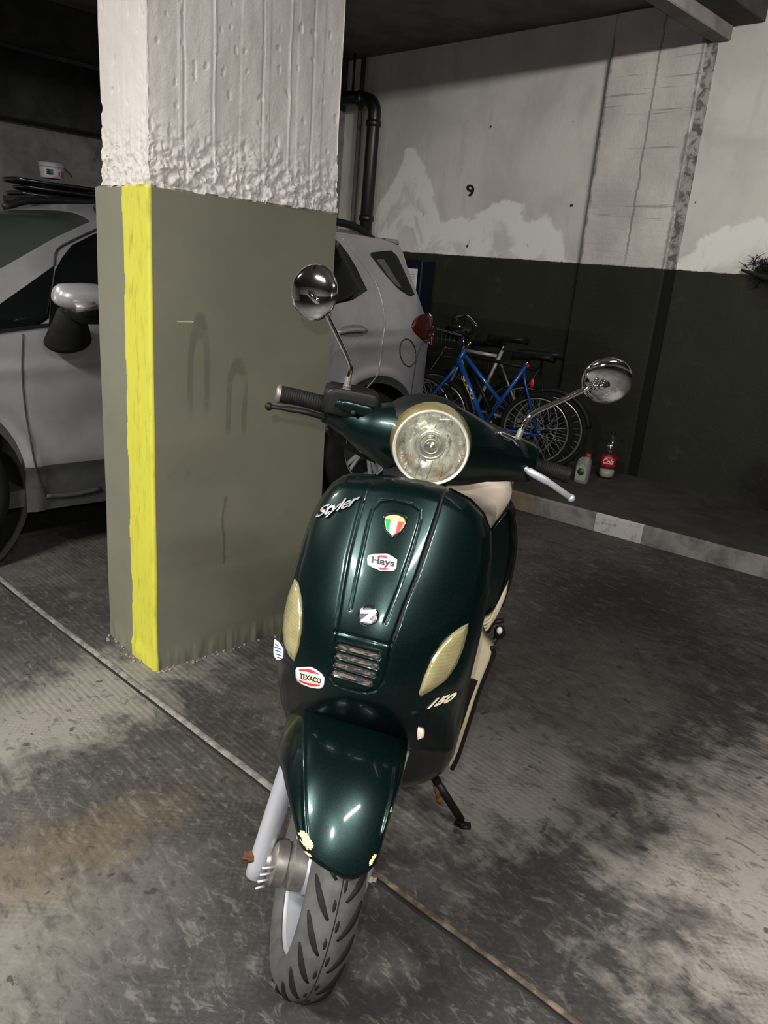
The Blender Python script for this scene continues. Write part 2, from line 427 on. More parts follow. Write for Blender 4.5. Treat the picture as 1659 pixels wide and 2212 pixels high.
def m_wall(name, olive=(.022, .0235, .0155), white=(.62, .60, .565), dark_patches=True, z0=1.628):
    n = NT(name); p = n.pos(); x, y, z = n.xyz(p)
    n1 = n.noise(p, 1.4, 6, .6, .5); n2 = n.noise(p, 6, 7, .65, .5); n3 = n.noise(p, 45, 4, .6)
    def g(c, w, a): d = n.M('DIVIDE', n.M('SUBTRACT', y, c), w); return n.M('MULTIPLY', n.M('EXPONENT', n.M('MULTIPLY', n.M('MULTIPLY', d, d), -1)), a)
    c = n.mix(n.ramp(n1, .35, .7), white, tuple(v * .78 for v in white))
    c = n.mix(n.M('MULTIPLY', n.ramp(n.noise(n.scale(p, (1, 3.5, .8)), 2, 6, .6), .5, .75), .5), c, tuple(v * .66 for v in white))
    # lime bloom creeping up from the damp foot of the plaster
    h = n.M('ADD', n.M('ADD', g(5.42, .38, .74), g(4.25, .42, .40)), n.M('ADD', g(4.9, .6, .20), n.M('ADD', g(1.95, .6, .46), g(3.75, .2, .18))))
    hh = n.M('ADD', n.M('SUBTRACT', h, n.M('SUBTRACT', z, z0)), n.M('MULTIPLY', n.M('SUBTRACT', n.M('ADD', n.M('MULTIPLY', n2, .4), n.M('MULTIPLY', n.noise(p, 2.6, 3, .5, .6), .6)), .5), .7))
    bloom = n.ramp(hh, -.01, .05)
    inner = n.M('MULTIPLY', n.ramp(hh, .20, .30), n.ramp(n.noise(p, 3.2, 5, .55, .8), .42, .52))
    bl = n.M('MULTIPLY', bloom, n.M('SUBTRACT', 1, n.M('MULTIPLY', inner, .75)))
    c = n.mix(n.M('MULTIPLY', bl, .85), c, (.80, .81, .77))
    br = n.M('MULTIPLY', n.ramp(n.noise(n.scale(p, (1, 6, 2.2)), 2.3, 6, .6, .4), .62, .72), n.ramp(hh, .02, .3))
    c = n.mix(n.M('MULTIPLY', br, .6), c, (.16, .13, .10))
    sp = n.ramp(n.noise(p, 9, 2, .4), .765, .78); c = n.mix(sp, c, (.03, .03, .03))
    dz = n.M('ADD', z, n.M('ADD', n.M('MULTIPLY', n.M('SUBTRACT', n2, .5), .016), n.M('MULTIPLY', n.M('SUBTRACT', n3, .5), .012)))
    ol = n.mix(n.ramp(n1, .3, .75), olive, tuple(v * .72 for v in olive))
    ol = n.mix(n.M('MULTIPLY', n.ramp(n2, .60, .75), .45), ol, (.06, .058, .05))
    if dark_patches:
        sy = n.M('DIVIDE', n.M('SUBTRACT', y, 1.25), .75); sz = n.M('DIVIDE', n.M('SUBTRACT', z, .25), .34)  # soft near-black patch low on the wall
        r = n.M('ADD', n.M('ADD', n.M('MULTIPLY', sy, sy), n.M('MULTIPLY', sz, sz)), n.M('MULTIPLY', n.M('SUBTRACT', n2, .5), 1.2))
        ol = n.mix(n.M('MULTIPLY', n.ramp(r, 1.2, .3), .96), ol, (.002, .002, .002))
        sy = n.M('DIVIDE', n.M('SUBTRACT', y, 1.93), .18); sz = n.M('DIVIDE', n.M('SUBTRACT', z, 1.62), .17)  # soot around the charred bracket
        r2 = n.M('ADD', n.M('ADD', n.M('MULTIPLY', sy, sy), n.M('MULTIPLY', sz, sz)), n.M('MULTIPLY', n.M('SUBTRACT', n2, .5), 2.2))
        k = n.ramp(r2, 1.0, .6)
        c = n.mix(n.M('MULTIPLY', k, .9), c, (.03, .03, .032)); ol = n.mix(n.M('MULTIPLY', k, .9), ol, (.012, .012, .013))
    isw = n.ramp(dz, z0 - .004, z0 + .004)
    c = n.mix(isw, ol, c)
    n.p(col=c, spec=.3); n.set(n.b.inputs['Roughness'], n.M('SUBTRACT', .75, n.M('MULTIPLY', n.M('SUBTRACT', 1, isw), .15)))
    n.bump(n.M('ADD', n.M('MULTIPLY', n2, 1.0), n.M('MULTIPLY', n3, .5)), .35, .01)
    return n.m
MAT['wall'] = m_wall('damp_plaster_over_olive_dado')
def m_concrete(name, a, b, sc=3.0, bands=None, stain=(.02, .018, .016), stv=.5, bstr=.5):
    n = NT(name); p = n.pos()
    n1 = n.noise(p, sc, 7, .65, .5); n2 = n.noise(p, 40, 5, .6); n3 = n.noise(p, 1.1, 5, .6, .8)
    c = n.mix(n.ramp(n1, .35, .7), a, b)
    if bands:
        w = n.noise(n.scale(p, bands), 1.0, 3, .5); c = n.mix(n.M('MULTIPLY', n.ramp(w, .55, .68), .45), c, tuple(v * .45 for v in a))
    c = n.mix(n.M('MULTIPLY', n.ramp(n3, .55, .7), stv), c, stain)
    n.p(col=c, rough=.8, spec=.3)
    h = n.M('ADD', n.M('MULTIPLY', n1, .8), n.M('MULTIPLY', n2, .35))
    if bands: h = n.M('ADD', h, n.M('MULTIPLY', w, .8))
    n.bump(h, bstr, .012); return n.m
MAT['ceiling'] = m_concrete('grimy_concrete_ceiling', (.17, .155, .145), (.10, .093, .088), 2.5, stv=.35)
MAT['beam'] = m_concrete('grey_beam_concrete', (.20, .185, .175), (.13, .12, .113), 4)
MAT['darkconc'] = m_concrete('dark_back_concrete', (.30, .30, .31), (.16, .16, .165), 1.6, bands=(4, 1, .35), stv=.75)
MAT['boardconc'] = m_concrete('board_marked_concrete', (.20, .19, .185), (.12, .115, .11), 5, bands=(.6, .6, 22), stv=.2)

def quad(name, pts, mat, kind='structure', **kw): return part(name, pts, [(0, 1, 2, 3)], mat, kind=kind, smooth=False, **kw)
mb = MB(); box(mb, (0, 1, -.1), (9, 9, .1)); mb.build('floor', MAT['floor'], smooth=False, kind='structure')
mb = MB(); box(mb, (0, 1, 3.41), (9, 9, .1)); mb.build('ceiling', MAT['ceiling'], smooth=False, kind='structure')
mb = MB(); box(mb, (WX + .1, 1, 1.6), (.1, 9, 1.72)); mb.build('wall_right', MAT['wall'], smooth=False, kind='structure')
mb = MB(); box(mb, (0, 9.1, 1.6), (9, .1, 1.72)); mb.build('wall_back', MAT['darkconc'], smooth=False, kind='structure')
mb = MB(); box(mb, (-8.1, 1, 1.6), (.1, 9, 1.72)); mb.build('wall_left', MAT['wall'], smooth=False, kind='structure')
mb = MB(); box(mb, (0, -7.1, 1.6), (9, .1, 1.72)); mb.build('wall_front', MAT['wall'], smooth=False, kind='structure')
# return of concrete in the far corner behind the pipe, downstand beams
mb = MB(); box(mb, (5.2, 6.75, 1.655), (.29, .42, 1.655)); mb.build('wall_corner_pier', MAT['boardconc'], smooth=False, kind='structure')
mb = MB(); box(mb, (1.5, 7.5, 3.16), (3.9, .22, .15), bev=.01); mb.build('trim_1', m_concrete('blackish_beam', (.035, .034, .034), (.015, .015, .015), 4), smooth=False, kind='structure')  # far beam in near-black concrete
mb = MB(); box(mb, (1.0, 8.85, 2.86), (6.3, .16, .3), bev=.01); mb.build('trim_2', m_concrete('back_beam', (.05, .05, .052), (.02, .02, .021), 3, stv=.7), smooth=False, kind='structure')
mb = MB(); box(mb, (2.5, 2.66, 3.18), (2.95, .06, .14), bev=.006); mb.build('trim_3', MAT['beam'], smooth=False, kind='structure')
mb = MB(); box(mb, (2.5, 2.50, 3.22), (2.95, .10, .10), bev=.006); mb.build('trim_4', m_concrete('dark_beam', (.055, .05, .048), (.035, .033, .031), 4), smooth=False, kind='structure')

def joint_mat():
    n = NT('dirty_corner_joint'); p = n.pos(); x, y, z = n.xyz(p); n1 = n.noise(p, 14, 6, .7, .5)
    c = n.mix(n.ramp(n1, .42, .58), (.12, .11, .10), (.36, .34, .315)); c = n.mix(n.ramp(z, 1.622, 1.632), (.007, .0075, .005), c)
    n.p(col=c, rough=.85, spec=.2); n.bump(n1, .6, .01); return n.m
# board-marked strip of the wall between the two plaster fields
def wall_pier():
    n = NT('board_marked_painted_strip'); p = n.pos(); x, y, z = n.xyz(p)
    n1 = n.noise(p, 2, 6, .6, .4); n2 = n.noise(p, 9, 7, .65, .4); n3 = n.noise(p, 50, 4, .6)
    wz = n.noise(n.scale(p, (.1, 1.3, 34)), 1, 3, .55)
    ln = n.ramp(wz, .63, .68)
    c = n.mix(n.ramp(n1, .35, .7), (.60, .57, .54), (.45, .425, .405))
    c = n.mix(n.M('MULTIPLY', ln, .45), c, (.14, .13, .12))
    vs = n.M('ABSOLUTE', n.M('SUBTRACT', y, n.M('ADD', 3.04, n.M('MULTIPLY', n2, .05))))
    c = n.mix(n.M('MULTIPLY', n.ramp(vs, .012, .004), .6), c, (.12, .11, .10))
    low = n.M('MULTIPLY', n.ramp(n.M('ADD', z, n.M('MULTIPLY', n2, .25)), 1.86, 1.76), 1)
    c = n.mix(n.M('MULTIPLY', low, .6), c, (.55, .55, .52))
    ed = n.M('MINIMUM', n.M('ABSOLUTE', n.M('SUBTRACT', y, 2.76)), n.M('ABSOLUTE', n.M('SUBTRACT', y, 3.44)))
    c = n.mix(n.M('MULTIPLY', n.ramp(n.M('ADD', ed, n.M('MULTIPLY', n2, .08)), .062, .038), .7), c, (.10, .093, .082))
    dz = n.M('ADD', z, n.M('MULTIPLY', n.M('SUBTRACT', n2, .5), .02))
    isw = n.ramp(dz, 1.622, 1.632)
    ol = n.mix(n.ramp(n1, .3, .7), (.023, .0245, .0165), (.017, .018, .012))
    c = n.mix(isw, ol, c); n.p(col=c, rough=.8, spec=.25)
    n.bump(n.M('ADD', n.M('ADD', n2, n.M('MULTIPLY', n3, .5)), n.M('MULTIPLY', wz, -.8)), .5, .012)
    mb = MB(); box(mb, (WX - .012, 3.10, 1.655), (.03, .35, 1.65), bev=.008)
    mb.build('wall_right_pier', n.m, smooth=False, kind='structure')
    mb = MB(); box(mb, (WX - .002, 2.715, 1.64), (.012, .035, 1.635))
    mb.build('trim_5', joint_mat(), smooth=False, kind='structure')
wall_pier()
# kerb along the wall
KP = [(4.41 + (1.323 - -6) * .137, -6), (4.414, 1.323), (4.197, 2.903), (4.15, 3.4), (4.15, 8.99)]
def kerb():
    n = NT('kerb_concrete_with_old_block_paint'); p = n.pos(); x, y, z = n.xyz(p)
    n1 = n.noise(p, 4, 7, .65, .5); n2 = n.noise(p, 25, 5, .6)
    c = n.mix(n.ramp(n1, .35, .7), (.060, .056, .050), (.034, .032, .030))
    g = n.n('ShaderNodeNewGeometry'); nx = n.xyz(g.outputs['Normal'])
    face = n.ramp(n.M('MULTIPLY', nx[0], -1), .3, .7)
    c = n.mix(n.M('MULTIPLY', face, .8), c, n.mix(n.ramp(n1, .4, .65), (.22, .21, .195), (.10, .095, .09)))
    def blk(a, b, cc, k, c): return n.mix(n.M('MULTIPLY', n.M('MULTIPLY', face, n.ramp(n2, .25, .5)), n.M('MULTIPLY', n.M('GREATER_THAN', y, a), n.M('MULTIPLY', n.M('LESS_THAN', y, b), k))), c, cc)
    c = blk(2.02, 2.32, (.42, .41, .385), .8, c); c = blk(2.75, 3.1, (.20, .15, .05), .6, c)
    n.p(col=c, rough=.85, spec=.3); n.bump(n.M('ADD', n1, n.M('MULTIPLY', n2, .5)), .5, .01)
    V = []
    for x_, y_ in KP: V += [(x_ + .012, y_, .128 - .008), (x_, y_, .105), (x_, y_, -.02), (WX + .02, y_, .128 - .008)]
    F = []
    for i in range(len(KP) - 1):
        a, b = 4 * i, 4 * i + 4
        F += [(a, a + 3, b + 3, b), (a + 1, a, b, b + 1), (a + 2, a + 1, b + 1, b + 2)]
    part('trim_6', V, F, n.m, smooth=False, kind='structure')
kerb()
# raised joint filler running across the slab
def seam():
    n = NT('joint_filler'); p = n.pos(); x, y, z = n.xyz(p)
    n1 = n.noise(p, 30, 5, .6); c = n.mix(n.ramp(n1, .35, .65), (.22, .205, .185), (.10, .092, .085))
    rs = n.mix(n.ramp(n1, .42, .6), (.055, .038, .028), (.13, .10, .075))
    c = n.mix(n.ramp(y, 1.45, 1.2), c, rs); n.p(col=c, rough=.8); n.bump(n1, .5, .004)
    pts = [(1.02, 8.9), (1.07, 5.2), (1.098, 3.402), (1.137, 2.47), (1.172, 1.75), (1.185, 1.498), (1.196, 1.016), (1.231, .507), (1.25, -.5), (1.3, -6)]
    P = smooth_path([(a, b, 0.0) for a, b in pts], 14); mb = MB()
    tube(mb, P, [.013 if p[1] > 1.4 else (.0085 if p[1] < 1.1 else .011) for p in P], 10, flat=((0, 0, 1), .55)); mb.build('trim_7', n.m, kind='structure')
    mb = MB(); tube(mb, P - np.array([.016, 0, .002]), .008, 6, flat=((0, 0, 1), .5)); mb.build('trim_8', m_concrete('joint_dirt', (.012, .011, .01), (.008, .008, .008), 9), kind='structure')
seam()

# ------------------------------------------------------------------ pillar
PX0, PX1, PY0, PY1 = 1.244, 1.988, 2.29, 2.640
def pillar():
    n = NT('rough_whitewashed_concrete'); p = n.pos(); x, y, z = n.xyz(p)
    n1 = n.noise(p, 2.5, 6, .6, .3); n2 = n.noise(p, 16, 7, .68, .6); n3 = n.noise(p, 90, 4, .6)
    c = n.mix(n.ramp(n1, .35, .7), (.60, .575, .56), (.50, .475, .455))
    c = n.mix(n.M('MULTIPLY', n.ramp(n2, .62, .75), .35), c, (.34, .31, .28))
    n.p(col=c, rough=.8, spec=.25)
    n.bump(n.M('ADD', n2, n.M('MULTIPLY', n3, .35)), .35, .008)
    white = n.m
    n = NT('olive_dado_paint'); p = n.pos(); x, y, z = n.xyz(p)
    n1 = n.noise(p, 2.2, 6, .6, .3); n2 = n.noise(p, 13, 6, .6, .3); n3 = n.noise(p, 60, 3, .6)
    c = n.mix(n.ramp(n1, .3, .72), (.172, .168, .126), (.140, .143, .106))
    c = n.mix(n.M('MULTIPLY', n.ramp(n2, .62, .8), .3), c, (.09, .088, .065))
    # rubbed grey arcs left on the paint
    def arc(cx, cz, rx, rz, c):
        u = n.M('DIVIDE', n.M('SUBTRACT', x, cx), rx); v = n.M('DIVIDE', n.M('MAXIMUM', n.M('SUBTRACT', z, cz), 0), rz)
        r = n.M('ABSOLUTE', n.M('SUBTRACT', n.M('SQRT', n.M('ADD', n.M('MULTIPLY', u, u), n.M('MULTIPLY', v, v))), 1))
        m = n.M('MULTIPLY', n.ramp(r, .42, .22), n.M('MULTIPLY', n.ramp(z, cz - .17, cz - .12), n.M('LESS_THAN', z, cz + rz * 1.3)))
        m = n.M('MULTIPLY', m, n.ramp(n2, .30, .5)); return n.mix(n.M('MULTIPLY', m, .38), c, (.05, .053, .05))
    c = arc(1.405, 1.085, .032, .14, c); c = arc(1.56, 1.0, .033, .09, c)
    ln = n.M('MULTIPLY', n.M('LESS_THAN', n.M('ABSOLUTE', n.M('SUBTRACT', z, 1.235)), .0016), n.M('LESS_THAN', n.M('ABSOLUTE', n.M('SUBTRACT', x, 1.352)), .03))
    c = n.mix(n.M('MULTIPLY', ln, .9), c, (.5, .47, .2))
    dr = n.M('MULTIPLY', n.M('MULTIPLY', n.M('LESS_THAN', z, .62), n.M('GREATER_THAN', z, .36)), n.ramp(n.M('ABSOLUTE', n.M('SUBTRACT', x, n.M('ADD', 1.495, n.M('MULTIPLY', n2, .05)))), .010, .002))
    c = n.mix(n.M('MULTIPLY', dr, .45), c, (.04, .04, .03))
    n.p(col=c, spec=.6); n.set(n.b.inputs['Roughness'], .46)
    n.bump(n.M('ADD', n1, n.M('MULTIPLY', n3, .12)), .3, .008); olive = n.m
    n = NT('yellow_edge_paint'); p = n.pos()
    n1 = n.noise(n.scale(p, (1, 4, .9)), 9, 6, .65, .3); n2 = n.noise(n.scale(p, (1, 30, 6)), 3, 4, .6)
    c = n.mix(n.M('MULTIPLY', n.ramp(n1, .48, .75), .75), (.52, .51, .055), (.30, .275, .03))
    c = n.mix(n.M('MULTIPLY', n.ramp(n2, .6, .75), .4), c, (.2, .18, .05)); n.p(col=c, rough=.55)
    n.bump(n.M('ADD', n1, n2), .25, .004); yellow = n.m
    n = NT('pale_line_edge'); whiteline = n.p(col=(.55, .55, .42), rough=.6)
    zs = np.concatenate([np.linspace(0, 1.60, 70), np.linspace(1.607, 1.66, 12), np.linspace(1.665, 2.42, 215), np.linspace(2.46, 3.31, 16)])
    cut = 1.63
    # walk round the shaft: left face (from the back), right face, then hidden faces
    loop = []; step = .0037
    for y in np.arange(PY1, PY0 + .012, -step): loop.append((PX0, y, (-1, 0), 'L'))
    for t in (0, .25, .5, .75, 1.0):
        a = t * math.pi / 2; loop.append((PX0 + .010 * (1 - math.cos(a)), PY0 + .010 * (1 - math.sin(a)), (-math.cos(a), -math.sin(a)), 'C'))
    for x in np.arange(PX0 + .012, PX1, step): loop.append((x, PY0, (0, -1), 'R'))
    loop.append((PX1, PY0, (.7, -.7), 'H'))
    loop.append((PX1, PY1, (.7, .7), 'H'))
    m = len(loop); V = np.zeros((len(zs), m, 3)); up = zs > cut
    seams = [1.245 + .0, 1.372, 1.478, 1.655, 1.765, 1.86]
    for i, z in enumerate(zs):
        for j, (x, y, nn, k) in enumerate(loop):
            d = 0.0
            if z > cut:
                s = noise.fractal(Vector((x * 7, y * 7, z * 3)), 1.0, 2.0, 4) * .004
                low = max(0, 1 - (z - cut) / .24); low = low * low * (3 - 2 * low)
                q = noise.fractal(Vector((x * 34, y * 34, z * 40)), .8, 2.1, 5)
                rg = 1 - abs(noise.noise(Vector((x * 11 + 5, y * 11, z * 30 + noise.noise(Vector((x * 16, y * 16, z * 16))) * 3))))
                d = -.010 + s + low * (.007 + q * .010 - max(0, rg - .93) * .09)
                pit = noise.noise(Vector((x * 48, y * 48, z * 26 + 7)))
                zone = .5 + .5 * noise.noise(Vector((x * 3, y * 3, z * 4)))
                if pit > .50 - .16 * low: d -= (pit - .42) * .045 * zone
                if k == 'R':
                    for a, sx in enumerate(seams):
                        e = abs(x - sx - .004 * noise.noise(Vector((a * 7, 0, z * 7))))
                        if e < .0055: d += (.0030 if a in (2, 4) else -.0032) * (1 - e / .0055)
                    d += .0012 * (int((x - PX0) / .11) % 2)
                if k == 'L':
                    e = abs(y - 2.452); d -= .004 * max(0, 1 - e / .008)
                    if y < 2.452: d += .004
                if k in 'C': d += .004 * noise.noise(Vector((0, 0, z * 30)))
            elif z < cut:
                d = noise.noise(Vector((x * 3, y * 3, z * 3))) * .003
                if z < .05: d += noise.fractal(Vector((x * 20, y * 20, z * 9)), 1, 2, 3) * .006 + .004
            V[i, j] = (x + nn[0] * d - .0140 * z, (y if z < cut or k != 'L' else PY0 + (y - PY0) * .88) + nn[1] * d, z)
    F = []; I = []
    for i in range(len(zs) - 1):
        zc = (zs[i] + zs[i + 1]) / 2
        for j in range(m):
            j2 = (j + 1) % m
            F.append((i * m + j, i * m + j2, (i + 1) * m + j2, (i + 1) * m + j))
            x, y, nn, k = loop[j]; wob = .003 * math.sin(zc * 17) + .002 * math.sin(zc * 41)
            jag = .008 * noise.noise(Vector((x * 16, y * 16, 3)))
            if zc + jag > cut: I.append(0)
            elif k == 'L' and y < 2.455 + wob: I.append(2)
            elif k == 'C': I.append(2)
            elif k == 'R' and x < 1.252 + wob * .6: I.append(2 if x < 1.249 else 3)
            else: I.append(1)
    o = part('wall_pillar', V.reshape(-1, 3), F, None, None, True, mats=[white, olive, yellow, whiteline], midx=I, kind='structure', auto=50)
    n = len(zs)
    # plaster crumbs at the foot
    mb = MB(); rnd = random.Random(3)
    for _ in range(60):
        if rnd.random() < .3: c = (PX0 - rnd.uniform(.0, .03), rnd.uniform(PY0, PY1), .002)
        else: c = (rnd.uniform(PX0, PX1), PY0 - rnd.uniform(0, .03), .002)
        ball(mb, c, rnd.uniform(.003, .009), 6, (1, 1, .6))
    mb.build('trim_9', m_concrete('mortar_crumbs', (.25, .23, .21), (.18, .17, .15), 9), kind='structure')
pillar()

# ------------------------------------------------------------------ pipe, rod, cabinet, number
pipe_m = plain('black_drain_pipe', (.003, .004, .007), .4)
def pipes():
    x = WX - .11
    top = onx(812, 200, x); pth = [(x, 8.9, 2.93), (x, 7.0, 2.93), (x - .12, 6.28, 2.94), (x - .06, 6.05, 2.94), (x, 5.92, 2.93), (x, 5.845, 2.90), (x, 5.80, 2.83), (x, 5.80, 2.70), (x, 5.80, .13)]
    t = thing('drain_pipe', 'black drain pipe bending down the wall in the far corner', 'pipe', Frame(np.eye(3), (x, 5.8, .13)))
    mb = MB(); tube(mb, [pth[2]] + list(smooth_path(pth[3:8], 6)) + [pth[8]], .06, 20); mb.build('pipe_run', pipe_m, t)
    mb = MB()
    a = np.array(pth[3]) * .4 + np.array(pth[4]) * .6
    for c, nn in (((x, 5.8, 2.72), (0, 0, 1)), ((x, 5.8, 1.9), (0, 0, 1)), (a, (.35, -1, 0))):
        mb = MB(); lathe(mb, [(.061, -.03), (.072, -.02), (.072, .02), (.061, .03)], c, nn, 20); mb.build('collar', pipe_m, t)
    mb = MB(); tube(mb, [(x - .06, 6.05, 2.98), (x - .06, 6.05, 3.32)], .011, 8); tube(mb, [(x - .06, 6.05, 2.93), (x - .06, 6.05, 3.0)], .02, 8); mb.build('hanger_rod', pipe_m, t)
    t = thing('drain_pipe', 'thin grey vertical pipe low beside the black drain pipe', 'pipe', Frame(np.eye(3), (x, 6.0, .13)))
    INV[t.name] = Frame(np.eye(3), (x, 6.0, .13))
    mb = MB(); tube(mb, [(x + .06, 6.06, .13), (x + .06, 6.06, 3.3)], .022, 10); mb.build('pipe_run', plain('grey_pipe', (.10, .09, .085), .6), t)
pipes()
def cabinet():
    y0 = onx(942, 565, WX)[1]; xf = ony(912, 568, y0)[0]; z1 = onx(942, 565, WX)[2]
    blue = worn('dark_blue_cabinet_paint', (.004, .006, .014), .45, amt=.2)
    fr = Frame(np.eye(3), (xf, y0, .13))
    t = thing('electrical_cabinet', 'tall dark navy metal cabinet against the wall behind the silver car', 'cabinet', fr)
    mb = MB(); box(mb, ((xf + WX) / 2, y0 + .31, (z1 + .13) / 2), ((WX - xf) / 2 - .001, .31, (z1 - .13) / 2), bev=.01); mb.build('cabinet_body', blue, t, False)
    mb = MB(); box(mb, (xf - .008, y0 + .31, (z1 + .13) / 2), (.012, .27, (z1 - .13) / 2 - .04), bev=.006); d = mb.build('door', blue, t, False)
    mb = MB(); box(mb, (xf - .022, y0 + .31, z1 - .37), (.004, .16, .26), bev=.002)
    mb.build('notice_holder', plain('grey_blue_frame', (.05, .07, .10), .5), t, False)
    # paper notice in the holder
    mb = MB(); a, b = onx(874, 578, xf - .03), onx(900, 640, xf - .03)
    yl, yr = onx(866, 580, xf - .03)[1], onx(902, 580, xf - .03)[1]; zt, zb = onx(890, 580, xf - .03)[2], onx(890, 640, xf - .03)[2]
    box(mb, (xf - .0275, (yl + yr) / 2, (zt + zb) / 2), (.0015, abs(yl - yr) / 2, (zt - zb) / 2)); mb.build('paper_notice', plain('notice_paper', (.62, .62, .66), .7), t, False)
    mb = MB(); xx = xf - .0297
    for k in range(9):
        w = (abs(yl - yr) / 2) * (.75 if k else .6)
        box(mb, (xx, (yl + yr) / 2, zt - .03 - k * (zt - zb - .05) / 9), (.0005, w, .003))
    mb.build('notice_print', plain('faint_print', (.30, .26, .30), .7), t, False)
cabinet()
def wall_number():
    blk = plain('stencil_black', (.012, .012, .013), .6)
    F = lambda p: (WX - .002) - p[..., 0]
    V, Fc = text_mesh('9', bold=.03)
    P = np.array((1008, 425.)) + V[:, :1] * np.array((17, 1.)) + V[:, 1:2] * np.array((-1, -27.))
    W = hit(P, F, WORLD, 5, 12)
    keep = []
    for f in Fc:
        c = V[list(f)].mean(0)
        if abs(c[1] - .62) < .05 and c[0] > .0 and False: continue
        keep.append(f)
    n = len(W); E = {}
    for f in keep:
        for a, b in zip(f, f[1:] + f[:1]): E[(a, b)] = 1
    o = part('stencil_number', np.concatenate([W, W + np.array([.004, 0, 0])]), keep + [(a, b, b + n, a + n) for (a, b) in E if (b, a) not in E], blk, None, False)
    tagm(o, 'black stencilled number 9 on the pale plaster wall', 'number')
    mb = MB(); c = W.mean(0)
    g = MB()
wall_number()
def wall_bracket():
    a = onx(1602, 583, WX - .02); b = onx(1652, 600, WX - .10); c = onx(1700, 612, WX - .22)
    t = thing('wall_bracket', 'black charred bracket sticking out of the sooty patch at the right edge', 'bracket', Frame(np.eye(3), tuple(b)))
    m = plain('charred_metal', (.008, .008, .009), .7)
    mb = MB(); tube(mb, [a, b, c], [.008, .018, .02], 8); mb.build('arm', m, t)
    mb = MB(); rnd = random.Random(5)
    for k in range(160):
        q = onx(1648 + rnd.gauss(0, 13), 585 + rnd.gauss(0, 13), WX - .01); e = q + np.array([-rnd.uniform(.02, .07), rnd.gauss(0, .03), rnd.gauss(0, .03)])
        tube(mb, [q, e], [.004, .001], 4)
    mb.build('singed_fibre', m, t, kind='stuff')
    mb = MB(); tube(mb, [onx(1648, 603, WX - .10), onx(1690, 614, WX - .18)], .004, 6); mb.build('red_wire', plain('dark_red_wire', (.12, .01, .01), .5), t)
wall_bracket()

# ------------------------------------------------------------------ lamps of the garage and the two added ones
def battens():
    em = NT('fluorescent_tube'); em.b.inputs['Emission Color'].default_value = (1, .96, .9, 1); em.b.inputs['Emission Strength'].default_value = 9; em.p(col=(.9, .9, .9))
    wh = plain('white_enamel', (.6, .6, .6), .5)
    lab = ['ceiling batten lamp left of the yellow striped pillar', 'ceiling batten lamp above where the photographer stands', 'added ceiling batten lamp over the right hand bay, brightening the wall', 'added ceiling batten lamp brightening the far bay on the left']
    for ((x, y, z), ax, en, at), lb in zip(BATTENS, lab):
        t = thing('batten_lamp', lb, 'lamp', Frame(np.eye(3), (x, y, z + .09)))
        h = (.03, .62, .03) if ax else (.62, .03, .03)
        mb = MB(); box(mb, (x, y, z + .06), h, bev=.004); mb.build('housing', wh, t, False)
        mb = MB(); d = np.array([0, .6, 0]) if ax else np.array([.6, 0, 0]); c = np.array([x, y, z + .01]); tube(mb, [c - d, c + d], .013, 10); mb.build('tube', em.m, t)
battens()

